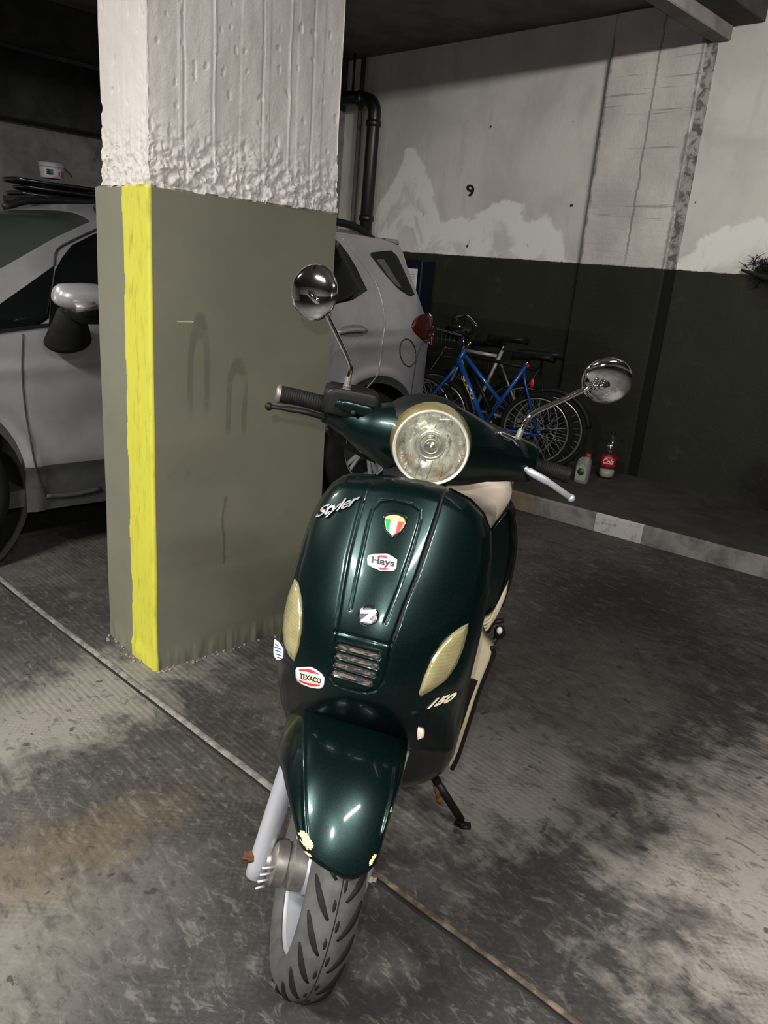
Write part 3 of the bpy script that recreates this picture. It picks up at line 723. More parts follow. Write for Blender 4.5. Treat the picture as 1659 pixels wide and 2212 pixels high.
# ================================================================== SCOOTER
def scooter():
    al, le = math.radians(14), math.radians(2.5)
    back = math.cos(al) * FH_ + math.sin(al) * RH_; left = -math.sin(al) * FH_ + math.cos(al) * RH_; up = np.array([0, 0, 1.])
    v_, w_ = left * math.cos(le) - up * math.sin(le), up * math.cos(le) + left * math.sin(le)
    P0 = onz(655, 2185) + .125 * (math.cos(math.radians(13)) * FH_ + math.sin(math.radians(13)) * RH_) - .02 * left
    B = Frame(np.stack([-back, v_, w_]).T, P0)                       # forward, left, up
    S = rot((-math.sin(math.radians(26)), 0, math.cos(math.radians(26))), 23)
    Wf = B.sub(S, (0, -.015, .24))                                    # front wheel, turned with the bars
    Hf = B.sub(S, (-.45, 0, 1.09))                                    # handlebar
    T = thing('motor_scooter', 'dark green metallic scooter with round headlight and cream seat on its side stand', 'scooter', B)
    G, K = MAT['green'], MAT['black']
    BK, BU = B.M @ np.array([-1., 0, 0]), B.M @ np.array([0, 0, 1.])
    # ---------------- leg shield
    xs = np.linspace(-.1, 1.4, 600)
    tab = np.interp(xs, [0, .2, .35, .5, .60, .68, .80, .90, 1.0, 1.1, 1.3], [-.46, -.34, -.23, -.11, -.015, .03, .0, -.055, -.125, -.21, -.40])
    ker = np.exp(-np.linspace(-3, 3, 61) ** 2 / 2); ker /= ker.sum(); tab = np.convolve(np.pad(tab, 30, mode='edge'), ker, 'valid')
    def F_sh(p): return p[..., 0] - (np.interp(p[..., 2], xs, tab) - np.interp(p[..., 2], [.50, .68], [1.0, 2.6]) * p[..., 1] ** 2 - np.interp(p[..., 2], [.50, .68], [0, 9]) * np.abs(p[..., 1]) ** 4)
    outl = [(745, 1033), (830, 1038), (905, 1050), (960, 1064), (1010, 1090), (1040, 1122), (1054, 1160), (1056, 1220), (1050, 1290), (1038, 1360), (1024, 1425), (1008, 1490), (996, 1550), (984, 1610), (974, 1650), (955, 1680), (915, 1702), (872, 1712),
            (800, 1702), (720, 1668), (650, 1620), (614, 1570), (600, 1530), (591, 1480), (588, 1430), (591, 1385), (602, 1330), (617, 1270), (634, 1210), (652, 1150), (668, 1110), (686, 1078), (708, 1050), (725, 1038)]
    poly = densify(outl, 9); G_ = patch_px(poly, 330, 190, 15)
    W = hit(G_, F_sh, B); e = edge_dist(G_, poly); k = np.clip(e / 26, 0, 1)
    W = W + BK * (.028 * (1 - np.sqrt(1 - (1 - k) ** 2)))[..., None]
    D = np.zeros(G_.shape[:2]); gk = lambda d, w: np.clip(1 - d / w, 0, 1) ** 2 * (3 - 2 * np.clip(1 - d / w, 0, 1))
    rg = [(957, 1064), (948, 1100), (925, 1170), (900, 1245), (872, 1315), (845, 1392), (838, 1430), (828, 1470), (812, 1492), (790, 1497), (750, 1490), (722, 1478), (713, 1462), (716, 1420), (723, 1366)]
    lg = [(795, 1040), (772, 1120), (752, 1200), (738, 1280), (725, 1366)]
    D -= .006 * gk(line_dist(G_, rg[:6]), 5) + .0045 * gk(line_dist(G_, rg[5:]), 5) + .0025 * gk(line_dist(G_, lg), 7)
    D -= .003 * gk(line_dist(G_, [(723, 1364), (780, 1378), (843, 1394)]), 4)
    rec = [(815, 1300), (757, 1316), (772, 1240), (796, 1130), (806, 1100), (822, 1082), (850, 1080), (890, 1090), (908, 1102), (908, 1122), (890, 1185), (862, 1268), (832, 1345)]
    D -= .0022 * gk(line_dist(G_, rec[1:]), 5)
    slots = [((733, 1396), (818, 1418)), ((730, 1415), (813, 1438)), ((726, 1434), (807, 1457)), ((723, 1452), (800, 1475))]
    SD = np.min([line_dist(G_, list(s)) for s in slots], 0)
    D -= .004 * np.clip((8 - SD) / 3, 0, 1); D += .0015 * gk(np.abs(SD - 9.5), 3.0)
    W = W - BK * D[..., None]
    V, Fc = shell(W, BK, .02); nr, nc = W.shape[:2]
    I = np.zeros(len(Fc), int)
    mid = (SD[:-1, :-1] + SD[1:, 1:]) / 2; gl = np.minimum(line_dist(G_, rg[:6]), 99); gm = (gl[:-1, :-1] + gl[1:, 1:]) / 2
    I[:(nr - 1) * (nc - 1)] = np.where(gm < 2.6, 2, 0).reshape(-1)
    n = NT('brown_core_behind_slots'); o = n.obj(); c = n.mix(n.ramp(n.noise(n.scale(o, (9, 30, 60)), 3, 4, .6), .45, .6), (.012, .010, .009), (.13, .085, .06)); core = n.p(col=c, rough=.7)
    sh = part('leg_shield', V, Fc, None, T, True, mats=[G, core, MAT['gap']], midx=I)
    D0 = D
    # ---------------- marks on the shield
    def onsh(name, poly, mat, off, parent=sh, ang=8, nr=10, nc=10, th=.001, rnd=0, rpx=3, dome=0): return trace(name, poly, F_sh, mat, parent, B, nr, nc, ang, off, th, rnd=rnd, rpx=rpx, dome=dome)
    hays = [(796, 1197), (836, 1196), (858, 1208), (856, 1228), (850, 1234), (821, 1233), (794, 1221), (793, 1207)]
    s = onsh('rally_sticker', densify(hays, 4), MAT['white'], .002, T, th=.0012)
    onsh('red_band', [(818, 1199), (834, 1200), (841, 1207), (811, 1202)], MAT['red'], .0026, s, 14, 4, 6, .0006)
    onsh('red_band', [(815, 1224), (843, 1229), (834, 1232), (821, 1231)], MAT['red'], .0026, s, 14, 4, 6, .0006)
    text('lettering', 'Hays', (801, 1220), (50, 9), (3, -19), F_sh, MAT['ink'], s, B, .003, .0008, bold=.03)
    for a, b in slots:
        a, b = np.array(a, float), np.array(b, float); d = (b - a) / np.linalg.norm(b - a); q = np.array([-d[1], d[0]]); th_ = math.atan2(d[1], d[0])
        cap = lambda rr: [tuple(b + rr * (math.cos(t) * d + math.sin(t) * q)) for t in np.linspace(-math.pi / 2, math.pi / 2, 9)] + [tuple(a - rr * (math.cos(t) * d + math.sin(t) * q)) for t in np.linspace(-math.pi / 2, math.pi / 2, 9)]
        sl = onsh('grille_slot', cap(6.6), MAT['gap'], -.0022, sh, math.degrees(th_), 12, 24, .002)
        onsh('slot_core', [tuple(np.array(p) + q * 1.2) for p in cap(3.6)], core, -.0014, sl, math.degrees(th_), 8, 24, .001)
        W5 = hit(np.array(cap(7.6) + cap(7.6)[:1]), F_sh, B, off=-.001); mb = MB(); tube(mb, W5, .0014, 6, cap=False); mb.build('slot_lip', G, sh)
    # curved shield badge
    bd = [(828, 1112), (841, 1108), (854, 1107), (868, 1111), (882, 1119), (880, 1132), (871, 1147), (858, 1158), (846, 1163), (835, 1153), (828, 1139), (825, 1125)]
    bp = densify(bd, 3)
    s = onsh('shield_badge', bp, MAT['chrome'], .006, T, 8, 14, 14, .006, .003, 3)
    ib = shrink(bd, .80); ibp = densify(ib, 2)
    c0 = ib.mean(0); ax_ = np.array([.975, .22]); 
    def cut(poly, a, b, y0=-99, y1=99):
        q = [p for p in densify(poly, .8)]; ay = np.array([-.22, .975])
        return [(float(p[0]), float(p[1])) for p in q if a <= (p - c0) @ ax_ <= b and y0 <= (p - c0) @ ay <= y1]
    def stripe(nm, a, b, y0, mat):
        g = patch_px(ibp, 24, 3, 12.7); rowsx = []
        ay = np.array([-.22, .975]); L = []; Rr = []
        for r in g:
            y = (r[0] - c0) @ ay
            if y < y0: continue
            x0, x1 = (r[0] - c0) @ ax_, (r[-1] - c0) @ ax_
            x0, x1 = max(x0, a), min(x1, b)
            if x1 - x0 < .3: continue
            L.append(c0 + ax_ * x0 + ay * y); Rr.append(c0 + ax_ * x1 + ay * y)
        onsh(nm, L + Rr[::-1], mat, .0085, s, 12.7, 10, 6, .0006)
    onsh('gold_field', ibp, MAT['gold'], .0075, s, 12, 12, 12, .0008)
    stripe('green_stripe', -30, -8, -9, MAT['flag_green']); stripe('pale_stripe', -8, 7, -9, MAT['creamst']); stripe('red_stripe', 7, 30, -9, MAT['flag_red'])
    # round Z emblem
    cz = np.array([794.5, 1331.]); circ = [(cz[0] + 24 * math.cos(t), cz[1] + 23 * math.sin(t)) for t in np.linspace(0, 2 * math.pi, 40, endpoint=False)]
    s = onsh('round_emblem', circ, MAT['chrome'], .004, T, 0, 20, 20, .004, .002, 3)
    onsh('emblem_field', [tuple(cz + (np.array(p) - cz) * .80) for p in circ], plain('emblem_grey', (.10, .10, .11), .3, .6), .0048, s, 0, 14, 14, .0004)
    bars = [[(1062, 482), (1225, 476), (1228, 514), (1064, 514)], [(1170, 505), (1226, 512), (1132, 606), (1072, 588)], [(1072, 578), (1192, 588), (1182, 616), (1070, 600)]]
    mbz = MB()
    for br_ in bars:
        Wz = hit(np.array([(560 + a / 4.88, 1220 + b / 4.88) for a, b in br_]), F_sh, B, off=.007)
        mbz.add(np.concatenate([Wz, Wz + BK * .004]), [(3, 2, 1, 0), (0, 1, 5, 4), (1, 2, 6, 5), (2, 3, 7, 6), (3, 0, 4, 7)])
    mbz.build('letter', plain('bright_metal', (.85, .85, .88), .25, .4), s, False)
    tx = [(641, 1442), (671, 1441), (692, 1452), (701, 1465), (699, 1484), (691, 1488), (675, 1487), (646, 1477), (639, 1469), (638, 1447)]
    s = onsh('fuel_sticker', densify(tx, 4), MAT['white'], .002, T, th=.0012)
    onsh('cream_field', densify([(648, 1452), (670, 1453), (690, 1464), (694, 1476), (672, 1476), (647, 1465)], 4), MAT['creamst'], .0026, s, 14, 8, 8, .0004)
    onsh('red_band', [(646, 1445), (671, 1446), (688, 1455), (689, 1459), (669, 1450), (646, 1449)], MAT['red'], .0028, s, 14, 7, 10, .0005)
    onsh('red_band', [(646, 1468), (662, 1475), (665, 1479), (674, 1477), (692, 1478), (692, 1482), (676, 1483), (660, 1478), (646, 1472)], MAT['red'], .0028, s, 8, 7, 10, .0005)
    text('lettering', 'TEXACO', (647, 1465), (46, 12), (.5, -11), F_sh, MAT['ink'], s, B, .0036, .0006, bold=.02)
    bs = [(584, 1382), (593, 1381), (605, 1390), (612, 1405), (610, 1425), (598, 1426), (589, 1418), (583, 1402)]
    bsp = [(max(x, 590.5 if y > 1395 else 592), y) for x, y in bs]
    s = onsh('blue_white_sticker', densify(bsp, 3), MAT['white'], .0035, T, th=.002)
    for a, b in (((594, 1390), (601, 1394)), ((592, 1396), (606, 1401)), ((594, 1403), (608, 1408)), ((596, 1411), (608, 1415)), ((598, 1418), (608, 1421))):
        onsh('print_line', [a, b, (b[0], b[1] + 3), (a[0], a[1] + 3)], MAT['blue_ink'], .005, s, 20, 3, 5, .0005)
    text('lettering', 'Styler', (677, 1126), (92, -30), (12, -31), F_sh, plain('script_metal', (.45, .45, .47), .25, .7), T, B, .006, .004, shear=.3, bold=.015, space=.9)
    text('lettering', '150', (922, 1532), (57, -18), (9, -18), F_sh, plain('cream_script', (.70, .64, .48), .4), T, B, .004, .003, shear=.4, bold=.04)
    # ---------------- turn signals
    n = NT('aged_signal_lens'); o = n.obj(); rb = n.M('SINE', n.M('MULTIPLY', n.xyz(o)[2], 900)); c = n.mix(n.ramp(n.noise(o, 30, 4, .6), .35, .65), (.42, .37, .19), (.33, .29, .15))
    n.p(col=c, rough=.12, coat=1.0, metal=.35, coatr=.04); n.bump(n.M('ADD', n.M('MULTIPLY', rb, .15), n.M('MULTIPLY', n.noise(o, 70, 3), 1.5)), .35, .002); lensm = n.m
    rimm = plain('lens_edge', (.16, .15, .09), .2, coat=.5)
    for nm, pl, ang in (('left', [(634, 1252), (643, 1262), (649, 1290), (651, 1330), (649, 1370), (643, 1405), (634, 1431), (622, 1418), (611, 1392), (608, 1362), (612, 1322), (621, 1285)], 0),
                        ('right', [(1011, 1349), (1009, 1368), (1000, 1404), (984, 1442), (963, 1472), (932, 1494), (908, 1507), (903, 1500), (914, 1466), (929, 1430), (950, 1398), (976, 1370), (996, 1356)], 0)):
        pp = densify(pl, 5)
        ts = onsh('turn_signal', pp, rimm, .006, T, ang, 34, 14, .008, .004, 6, .002)
        onsh('signal_lens', densify(shrink(pl, .90), 5), lensm, .0085, ts, ang, 34, 16, .004, .003, 6, .004)
    # ---------------- fender
    tth = [-180, -60, 0, 30, 42, 57, 75, 90, 120, 150, 181]; tR = [.30, .28, .268, .272, .277, .293, .320, .338, .360, .38, .39]
    tt = np.linspace(-180, 181, 722); tabR = np.convolve(np.pad(np.interp(tt, tth, tR), 15, mode='edge'), (lambda q: q / q.sum())(np.exp(-np.linspace(-2.5, 2.5, 31) ** 2 / 2)), 'valid')
    def F_f(p):
        th = np.degrees(np.arctan2(p[..., 2], p[..., 0])); v = p[..., 1]
        Rr = np.interp(th, tt, tabR)
        return np.sqrt(p[..., 0] ** 2 + p[..., 2] ** 2) - (Rr - 2.6 * v ** 2 - .085 * (np.abs(v) / .15) ** 8)
    fo = [(650, 1494), (700, 1500), (760, 1515), (820, 1535), (888, 1558), (884, 1610), (872, 1680), (856, 1735), (838, 1790), (826, 1835), (815, 1868), (795, 1888), (765, 1899), (740, 1898), (712, 1884), (686, 1868), (664, 1850),
          (648, 1825), (632, 1760), (618, 1700), (610, 1660), (598, 1642), (596, 1630), (612, 1580), (628, 1530)]
    poly = densify(fo, 7); G2 = patch_px(poly, 110, 80, 4); WF = hit(G2, F_f, Wf); e = edge_dist(G2, poly); k = np.clip(e / 9, 0, 1)
    inw = Wf.M @ np.array([-.8, 0, -.6])
    WF = WF + inw * (.008 * (1 - np.sqrt(1 - (1 - k) ** 2)))[..., None]
    # flute along the left shoulder
    fl = line_dist(G2, [(660, 1500), (655, 1560), (655, 1650), (657, 1740), (662, 1830)])
    WF = WF - inw * (.004 * gk(fl, 7))[..., None]
    fl2 = line_dist(G2, [(870, 1560), (858, 1640), (848, 1720), (828, 1800)]); WF = WF - inw * (.003 * gk(fl2, 7))[..., None]
    hl = line_dist(G2, [(640, 1530), (700, 1530), (790, 1540), (880, 1570)]); WF = WF - inw * (.006 * gk(hl, 22) * 1.0)[..., None]
    V, Fc = shell(WF, inw, .004)
    chip = [((654, 1802), (668, 1826), 9), ((650, 1836), (672, 1850), 3), ((810, 1848), (800, 1866), 3.4), ((846, 1745), (845, 1755), 2.2)]
    CD = np.min([line_dist(G2, [a, b]) / r for a, b, r in chip], 0) + .25 * np.sin(G2[..., 0] * .9) * np.cos(G2[..., 1] * .7) ; nr, nc = G2.shape[:2]
    I = np.zeros(len(Fc), int); m_ = (CD[:-1, :-1] + CD[1:, 1:]) / 2; I[:(nr - 1) * (nc - 1)] = (m_ < 1).reshape(-1)
    fen = part('front_fender', V, Fc, None, T, True, mats=[G, plain('bare_primer', (.55, .48, .26), .5)], midx=I)
    # ---------------- front wheel
    def wheel(fr, r, wd, front=True):
        prof = []
        for a in np.linspace(-1, 1, 25):                             # tyre section
            yv = a * wd / 2; prof.append((yv, r - .034 * abs(a) ** 2.6))
        prof += [(wd / 2 + .003, r - .048), (wd / 2 - .004, r - .068), (wd / 2 - .014, r - .078)]
        prof = [(-a, b) for a, b in prof[:24:-1]] + prof
        seg = 120; V = []; Fq = []; I = []
        tread = lambda th, y: None
        for j in range(seg * 2):
            t = 2 * math.pi * j / (seg * 2)
            for a, b in prof:
                rr = b
                V.append(fr.w((rr * math.cos(t), a, rr * math.sin(t))))
        m = len(prof)
        for j in range(seg * 2):
            j2 = (j + 1) % (seg * 2)
            for i in range(m - 1): Fq.append((j * m + i, j * m + i + 1, j2 * m + i + 1, j2 * m + i))
        wh_ = part('front_wheel' if front else 'rear_wheel', *rimgeo(fr, r, wd), MAT['alu'], T, True, auto=40)
        ty = part('tyre', V, Fq, MAT['rubber'], wh_, True)
        # tread grooves: thin dark cuts sunk in the rubber
        mb = MB()
        def prad(y): a = min(1, abs(y) / (wd / 2)); return r - .034 * a ** 2.6
        def cutp(pts, hw):
            tm = pts[len(pts) // 2][0]; ndir = fr.M @ np.array([math.cos(tm), 0, math.sin(tm)])
            pa = [fr.w(((prad(y) - .0004) * math.cos(t), y, (prad(y) - .0004) * math.sin(t))) for t, y in pts]
            tube(mb, pa, [3.0 * hw * (.25 + .75 * math.sin(math.pi * (i + .5) / len(pa))) for i in range(len(pa))], 6, flat=(ndir, .25))
        nrep = 22
        for k in range(nrep):
            t0 = 2 * math.pi * k / nrep
            for sgn, ph in ((1, 0), (-1, .5)):
                tb = t0 + ph * 2 * math.pi / nrep
                cutp([(tb + .30 * q, sgn * (.012 + .034 * q ** .8)) for q in np.linspace(0, 1, 9)], .0034)
                cutp([(tb + .30 - .12 * q, sgn * (.046 - .012 * q)) for q in np.linspace(0, 1, 6)], .0026)
                cutp([(tb + .06 + .09 * q, sgn * (.006 + .001 * q)) for q in np.linspace(0, 1, 4)], .0014)
        pa = [fr.w(((r - .0005) * math.cos(t), 0, (r - .0005) * math.sin(t))) for t in np.linspace(0, 2 * math.pi, 120)]
        tube(mb, pa, .0014, 5, cap=False)
        mb.build('tread_groove', MAT['rubberd'], ty)
        return wh_
    def rimgeo(fr, r, wd):
        mb = MB(); ri = r - .074; ax = fr.M @ np.array([0, 1., 0]); O = fr.O
        lathe(mb, [(ri + .006, -.045), (ri + .004, -.040), (ri - .010, -.030), (ri - .014, 0), (ri - .010, .030), (ri + .004, .040), (ri + .006, .045), (ri + .012, .044), (ri + .010, .0), (ri + .012, -.044), (ri + .006, -.045)], O, ax, 64)
        lathe(mb, [(.0, -.04), (.045, -.04), (.052, -.03), (.052, .03), (.045, .04), (0, .04)], O, ax, 32)
        for k in range(5):
            t = 2 * math.pi * k / 5 + .3; d = fr.M @ np.array([math.cos(t), 0, math.sin(t)])
            tube(mb, [O + d * .04, O + d * (.10), O + d * (ri - .008)], [.018, .014, .020], 8)
        return mb.V, mb.F
    wheel(Wf, .24, .105)
    # drum, axle, fork
    mb = MB(); ax = Wf.M @ np.array([0, 1., 0])
    lathe(mb, [(.0, -.115), (.020, -.115), (.022, -.108), (.040, -.105), (.048, -.098), (.048, -.075), (.044, -.072), (.044, -.066), (.050, -.062), (.050, -.035), (.03, -.03)], Wf.O, ax, 32)
    dr = mb.build('brake_drum', MAT['steel'], T, auto=35)
    mb = MB(); a = Wf.w((.02, -.10, -.045)); b = Wf.w((.05, -.128, -.01)); 
    for k in range(4): tube(mb, [Wf.w((.036, -.095 - .004 * k, .022 - .018 * k)), Wf.w((.045, -.125, .020 - .018 * k))], .003, 5)
    mb.build('cooling_fin', MAT['alu'], dr)
    for s_ in (-1, 1):
        top = Wf.w((-.07, s_ * .114, .215)); bot = Wf.w((.008, s_ * .128, -.045))
        if s_ > 0: top, bot = Wf.w((-.085, .10, .27)), Wf.w((.008, .090, -.045))
        d_ = (top - bot)
        mb = MB(); tube(mb, [bot, bot + d_ * .02, bot + d_ * .10, bot + d_ * .30, bot + d_ * .75, top], [.014, .020, .0215, .0215, .0225, .0225], 20); mb.build('fork_leg', MAT['alu'], T, auto=50)
        mb = MB(); q = Wf.w((0, s_ * (.128 if s_ < 0 else .09), 0)); lathe(mb, [(0, .034), (.009, .034), (.009, .024), (.012, .024), (.012, .0)], q, ax * s_, 6); mb.build('axle_nut', MAT['rust'] if s_ < 0 else MAT['steel'], T, False)
    # steering column cover behind the fender
    mb = MB(); tube(mb, [Wf.w((-.10, 0, .20)), Wf.w((-.17, 0, .38)), B.w((-.25, 0, .75)), B.w((-.36, 0, .98))], [.05, .05, .04, .035], 14); mb.build('steering_column', K, T)
    # ---------------- handlebar assembly
    Hx, Hy, Hz = Hf.M[:, 0], Hf.M[:, 1], Hf.M[:, 2]
    def HP(px, py, du=0.0):
        d = ray(px, py); t = ((Hf.O + Hx * du - EYE) @ Hx) / (d @ Hx); return EYE + d * t
    # cover: a loft across the bar
    def loft(name, sec, mat, parent, seg=28, fl=.8, **kw):
        P = smooth_path([HP(x, y, du) for x, y, r, du in sec], 6); rr = np.array([pxm(HP(x, y, du), r) for x, y, r, du in sec])
        rr = np.interp(np.linspace(0, len(rr) - 1, len(P)), np.arange(len(rr)), rr)
        mb = MB(); tube(mb, P, rr, seg, flat=(Hx, fl)); return mb.build(name, mat, parent, **kw)
    hb = loft('handlebar_cover', [(700, 882, 30, 0), (722, 888, 35, .0), (760, 905, 42, .01), (800, 925, 56, .03), (850, 940, 76, .05), (905, 952, 92, .06), (960, 964, 92, .06), (1010, 975, 78, .05), (1060, 985, 58, .03), (1105, 992, 50, .01), (1138, 1000, 44, .0), (1150, 1003, 40, 0)], G, T, auto=60)
    mb = MB(); c = HP(924, 936, .05); ball(mb, c, pxm(c, 107), 32, (.75, 1.02, .78), Hf); mb.build('headlight_shroud', MAT['satin'], T)
    # lower skirt of the cover down to the shield
    mb = MB(); tube(mb, [HP(905, 990, .0), B.w((-.33, .0, 1.0)), B.w((-.28, .0, .93))], [.085, .07, .060], 20, flat=(BK, .8)); mb.build('column_shroud', MAT['satin'], T)
    # headlamp
    lc = HP(931, 967, .175); view = EYE - lc; view /= np.linalg.norm(view)
    ln = view + .19 * -Hz + .08 * Hy; ln /= np.linalg.norm(ln); rad = pxm(lc, 84)
    bez = NT('aged_clear_bezel'); o = bez.obj(); rb = bez.M('SINE', bez.M('MULTIPLY', bez.xyz(o)[1], 1500)); bez.p(col=(.30, .25, .10), rough=.22, coat=.8, metal=.2); bez.bump(rb, .25, .001)
    mb = MB(); lathe(mb, [(rad * .95, -.09), (rad * 1.07, -.062), (rad * 1.085, -.050), (rad * 1.03, -.016), (rad * 1.0, .0), (rad * .985, .006), (rad * .95, .008), (rad * .93, .002)], lc, ln, 64, up=Hz); hl_ = mb.build('headlight', bez.m, T, auto=50)
    mb = MB(); lathe(mb, [(rad * .99, .000), (rad * .985, .0085), (rad * .955, .0115), (rad * .915, .0095), (rad * .905, .0)], lc, ln, 64, up=Hz); mb.build('chrome_ring', plain('pale_ring', (.85, .84, .76), .22, .5), hl_, auto=60)
    n = NT('faceted_reflector'); o = n.obj(); vv = n.n('ShaderNodeTexVoronoi', feature='F1'); vv.inputs['Scale'].default_value = 34; n.lk(n.scale(o, (1, 1, .45)), vv.inputs['Vector'])
    sep = n.xyz(vv.outputs['Color']); c = n.mix(n.ramp(n.noise(o, 22, 4, .6), .35, .7), (.80, .80, .76), (.50, .51, .48)); c = n.mix(n.ramp(sep[0], .1, .9), c, (.95, .95, .92))
    dkp = n.noise(n.scale(o, (1, 1, .5)), 48, 5, .7, .8); c = n.mix(n.M('MULTIPLY', n.ramp(dkp, .52, .66), .75), c, (.10, .12, .11)); oz = n.xyz(o)
    org = n.M('MULTIPLY', n.ramp(n.noise(o, 36, 3, .5), .5, .6), n.ramp(oz[2], 1.125, 1.10)); c = n.mix(n.M('MULTIPLY', org, .6), c, (.62, .36, .22))
    n.p(col=c, rough=.2, metal=.65); n.bump(n.M('ADD', sep[1], n.M('MULTIPLY', n.noise(o, 60, 2), .4)), .8, .004)
    mb = MB(); lathe(mb, [(rad * .93, .002), (rad * .86, -.010), (rad * .70, -.022), (rad * .5, -.031), (rad * .3, -.036), (0.0, -.037)], lc, ln, 64, up=Hz); mb.build('reflector', n.m, hl_)
    mb = MB(); lathe(mb, [(.0165, -.036), (.0165, -.012), (.0150, -.006), (.010, -.002), (0, .000)], lc, ln, 28, up=Hz); mb.build('bulb_shield', plain('bulb_cap', (.7, .7, .68), .2, .9), hl_)
    mb = MB(); lathe(mb, [(.031, -.037), (.0315, -.024), (.029, -.022), (.022, -.028), (.021, -.036)], lc, ln, 36, up=Hz); mb.build('bulb_collar', plain('collar_metal', (.55, .58, .55), .3, .8), hl_)
    a_, b_, _ = axes(ln, Hz); mb = MB()
    for q in (-.45, -.15, .15, .45): 
        w0 = rad * math.sqrt(max(0, .84 - q * q)); tube(mb, [lc + ln * .0005 + a_ * q * rad - b_ * w0 * .96, lc + ln * .003 + a_ * q * rad - b_ * rad * .30], .0010, 5)
    mb.build('lens_flute', plain('flute_glass', (.62, .64, .58), .15, .3), hl_)
    gl = NT('headlight_glass'); t_ = gl.t; tr = gl.n('ShaderNodeBsdfTransparent'); tr.inputs[0].default_value = (.95, .95, .88, 1); gs = gl.n('ShaderNodeBsdfGlossy'); gs.inputs['Roughness'].default_value = .03
    mx = gl.n('ShaderNodeMixShader'); fr_ = gl.n('ShaderNodeFresnel'); fr_.inputs[0].default_value = 1.45; gl.lk(fr_.outputs[0], mx.inputs[0]); gl.lk(tr.outputs[0], mx.inputs[1]); gl.lk(gs.outputs[0], mx.inputs[2]); gl.lk(mx.outputs[0], t_.nodes['Material Output'].inputs[0])
    mb = MB(); lathe(mb, [(rad * .92, .004), (rad * .8, .010), (rad * .5, .016), (rad * .25, .0185), (0, .019)], lc, ln, 48, up=Hz); mb.build('lens_glass', gl.m, hl_)
    # control boxes
    def slab(name, pts, du, th, mat, parent, rnd=.004, nr=10, nc=12, ang=15):
        Fp = lambda p: p[..., 0] - du
        return trace(name, densify(pts, 5), Fp, mat, parent, Hf, nr, nc, ang, 0, th, inward=-Hx, rnd=rnd, rpx=6)
    slab('switch_box', [(706, 843), (722, 836), (812, 855), (826, 870), (812, 908), (798, 912), (700, 892), (697, 872)], .045, .07, K, T)
    bx = slab('reservoir_panel', [(733, 862), (804, 880), (811, 888), (806, 906), (795, 906), (724, 882), (724, 874)], .060, .02, G, T, .004)
    mb = MB(); c = HP(763, 892, .061); lathe(mb, [(.0055, -.006), (.0055, .001), (0, .001)], c, Hx, 14); mb.build('key_hole', MAT['gap'], bx)
    slab('switch_box', [(1044, 925), (1075, 930), (1138, 958), (1145, 985), (1142, 1046), (1085, 1038), (1052, 1000)], .045, .07, K, T)
    mb = MB(); tube(mb, [HP(1028, 920, .05), HP(1045, 928, .055), HP(1060, 945, .055)], .004, 8); tube(mb, [HP(1058, 928, .055), HP(1085, 938, .06), HP(1108, 948, .055), HP(1118, 962, .05)], .0055, 8); mb.build('cable_clamp', MAT['chrome'], T)
    # grips and levers
    for pts, r in ((((603, 851), (650, 860), (702, 874)), 19), (((1142, 1002), (1180, 1012), (1224, 1026)), 17)):
        P = smooth_path([HP(*q) for q in pts], 10); rr = [pxm(P[0], r)] * len(P); mb = MB()
        rr = [rr[i] * (1.0 - .06 * math.sin(math.pi * i / (len(P) - 1))) for i in range(len(P))]
        tube(mb, P, rr, 24)
        for i in range(2, len(P) - 2):
            lathe(mb, [(rr[i] * 1.0, -.0012), (rr[i] * 1.05, 0), (rr[i] * 1.0, .0012)], P[i], P[1] - P[0], 24)
        g = mb.build('hand_grip', MAT['grip'], T, auto=50)
        end, nx_ = (P[0], P[0] - P[1]) if r == 19 else (P[-1], P[-1] - P[-2])
        mb = MB(); lathe(mb, [(rr[0] * 1.06, -.004), (rr[0] * 1.1, .0), (rr[0] * 1.05, .004), (rr[0] * .7, .007), (0, .008)], end, nx_, 24); mb.build('grip_end', MAT['steel'] if r == 19 else MAT['satin'], g)
        if r == 19:
            mb = MB(); lathe(mb, [(rr[0] * .9, -.008), (rr[0] * .92, .008)], P[-1], P[-1] - P[-2], 24); mb.build('grip_collar', MAT['steel'], g)
    mb = MB(); P = smooth_path([HP(581, 878, .05), HP(620, 883, .055), HP(660, 890, .055), HP(702, 902, .04)], 6); tube(mb, P, [pxm(P[0], 5)] * 6 + [pxm(P[0], 6.5)] * (len(P) - 6), 12, flat=(Hx, 1.3)); ball(mb, P[0], pxm(P[0], 9), 16); mb.build('brake_lever', MAT['black'], T)
    mb = MB(); P = smooth_path([HP(1132, 1010, .04), HP(1150, 1022, .055), HP(1185, 1042, .06), HP(1214, 1062, .055), HP(1234, 1076, .045)], 6); tube(mb, P, [pxm(P[0], 6)] * 4 + [pxm(P[0], 8.5)] * 8 + [pxm(P[0], 7)] * (len(P) - 12), 12, flat=(Hx, .7)); ball(mb, P[-1], pxm(P[0], 9), 16); mb.build('brake_lever', MAT['alu'], T)
    mb = MB(); tube(mb, smooth_path([HP(706, 925, 0), HP(720, 945, -.01), HP(762, 972, -.02), HP(800, 992, -.04), HP(836, 998, -.06)], 6), .005, 8); mb.build('brake_cable', MAT['satin'], T)
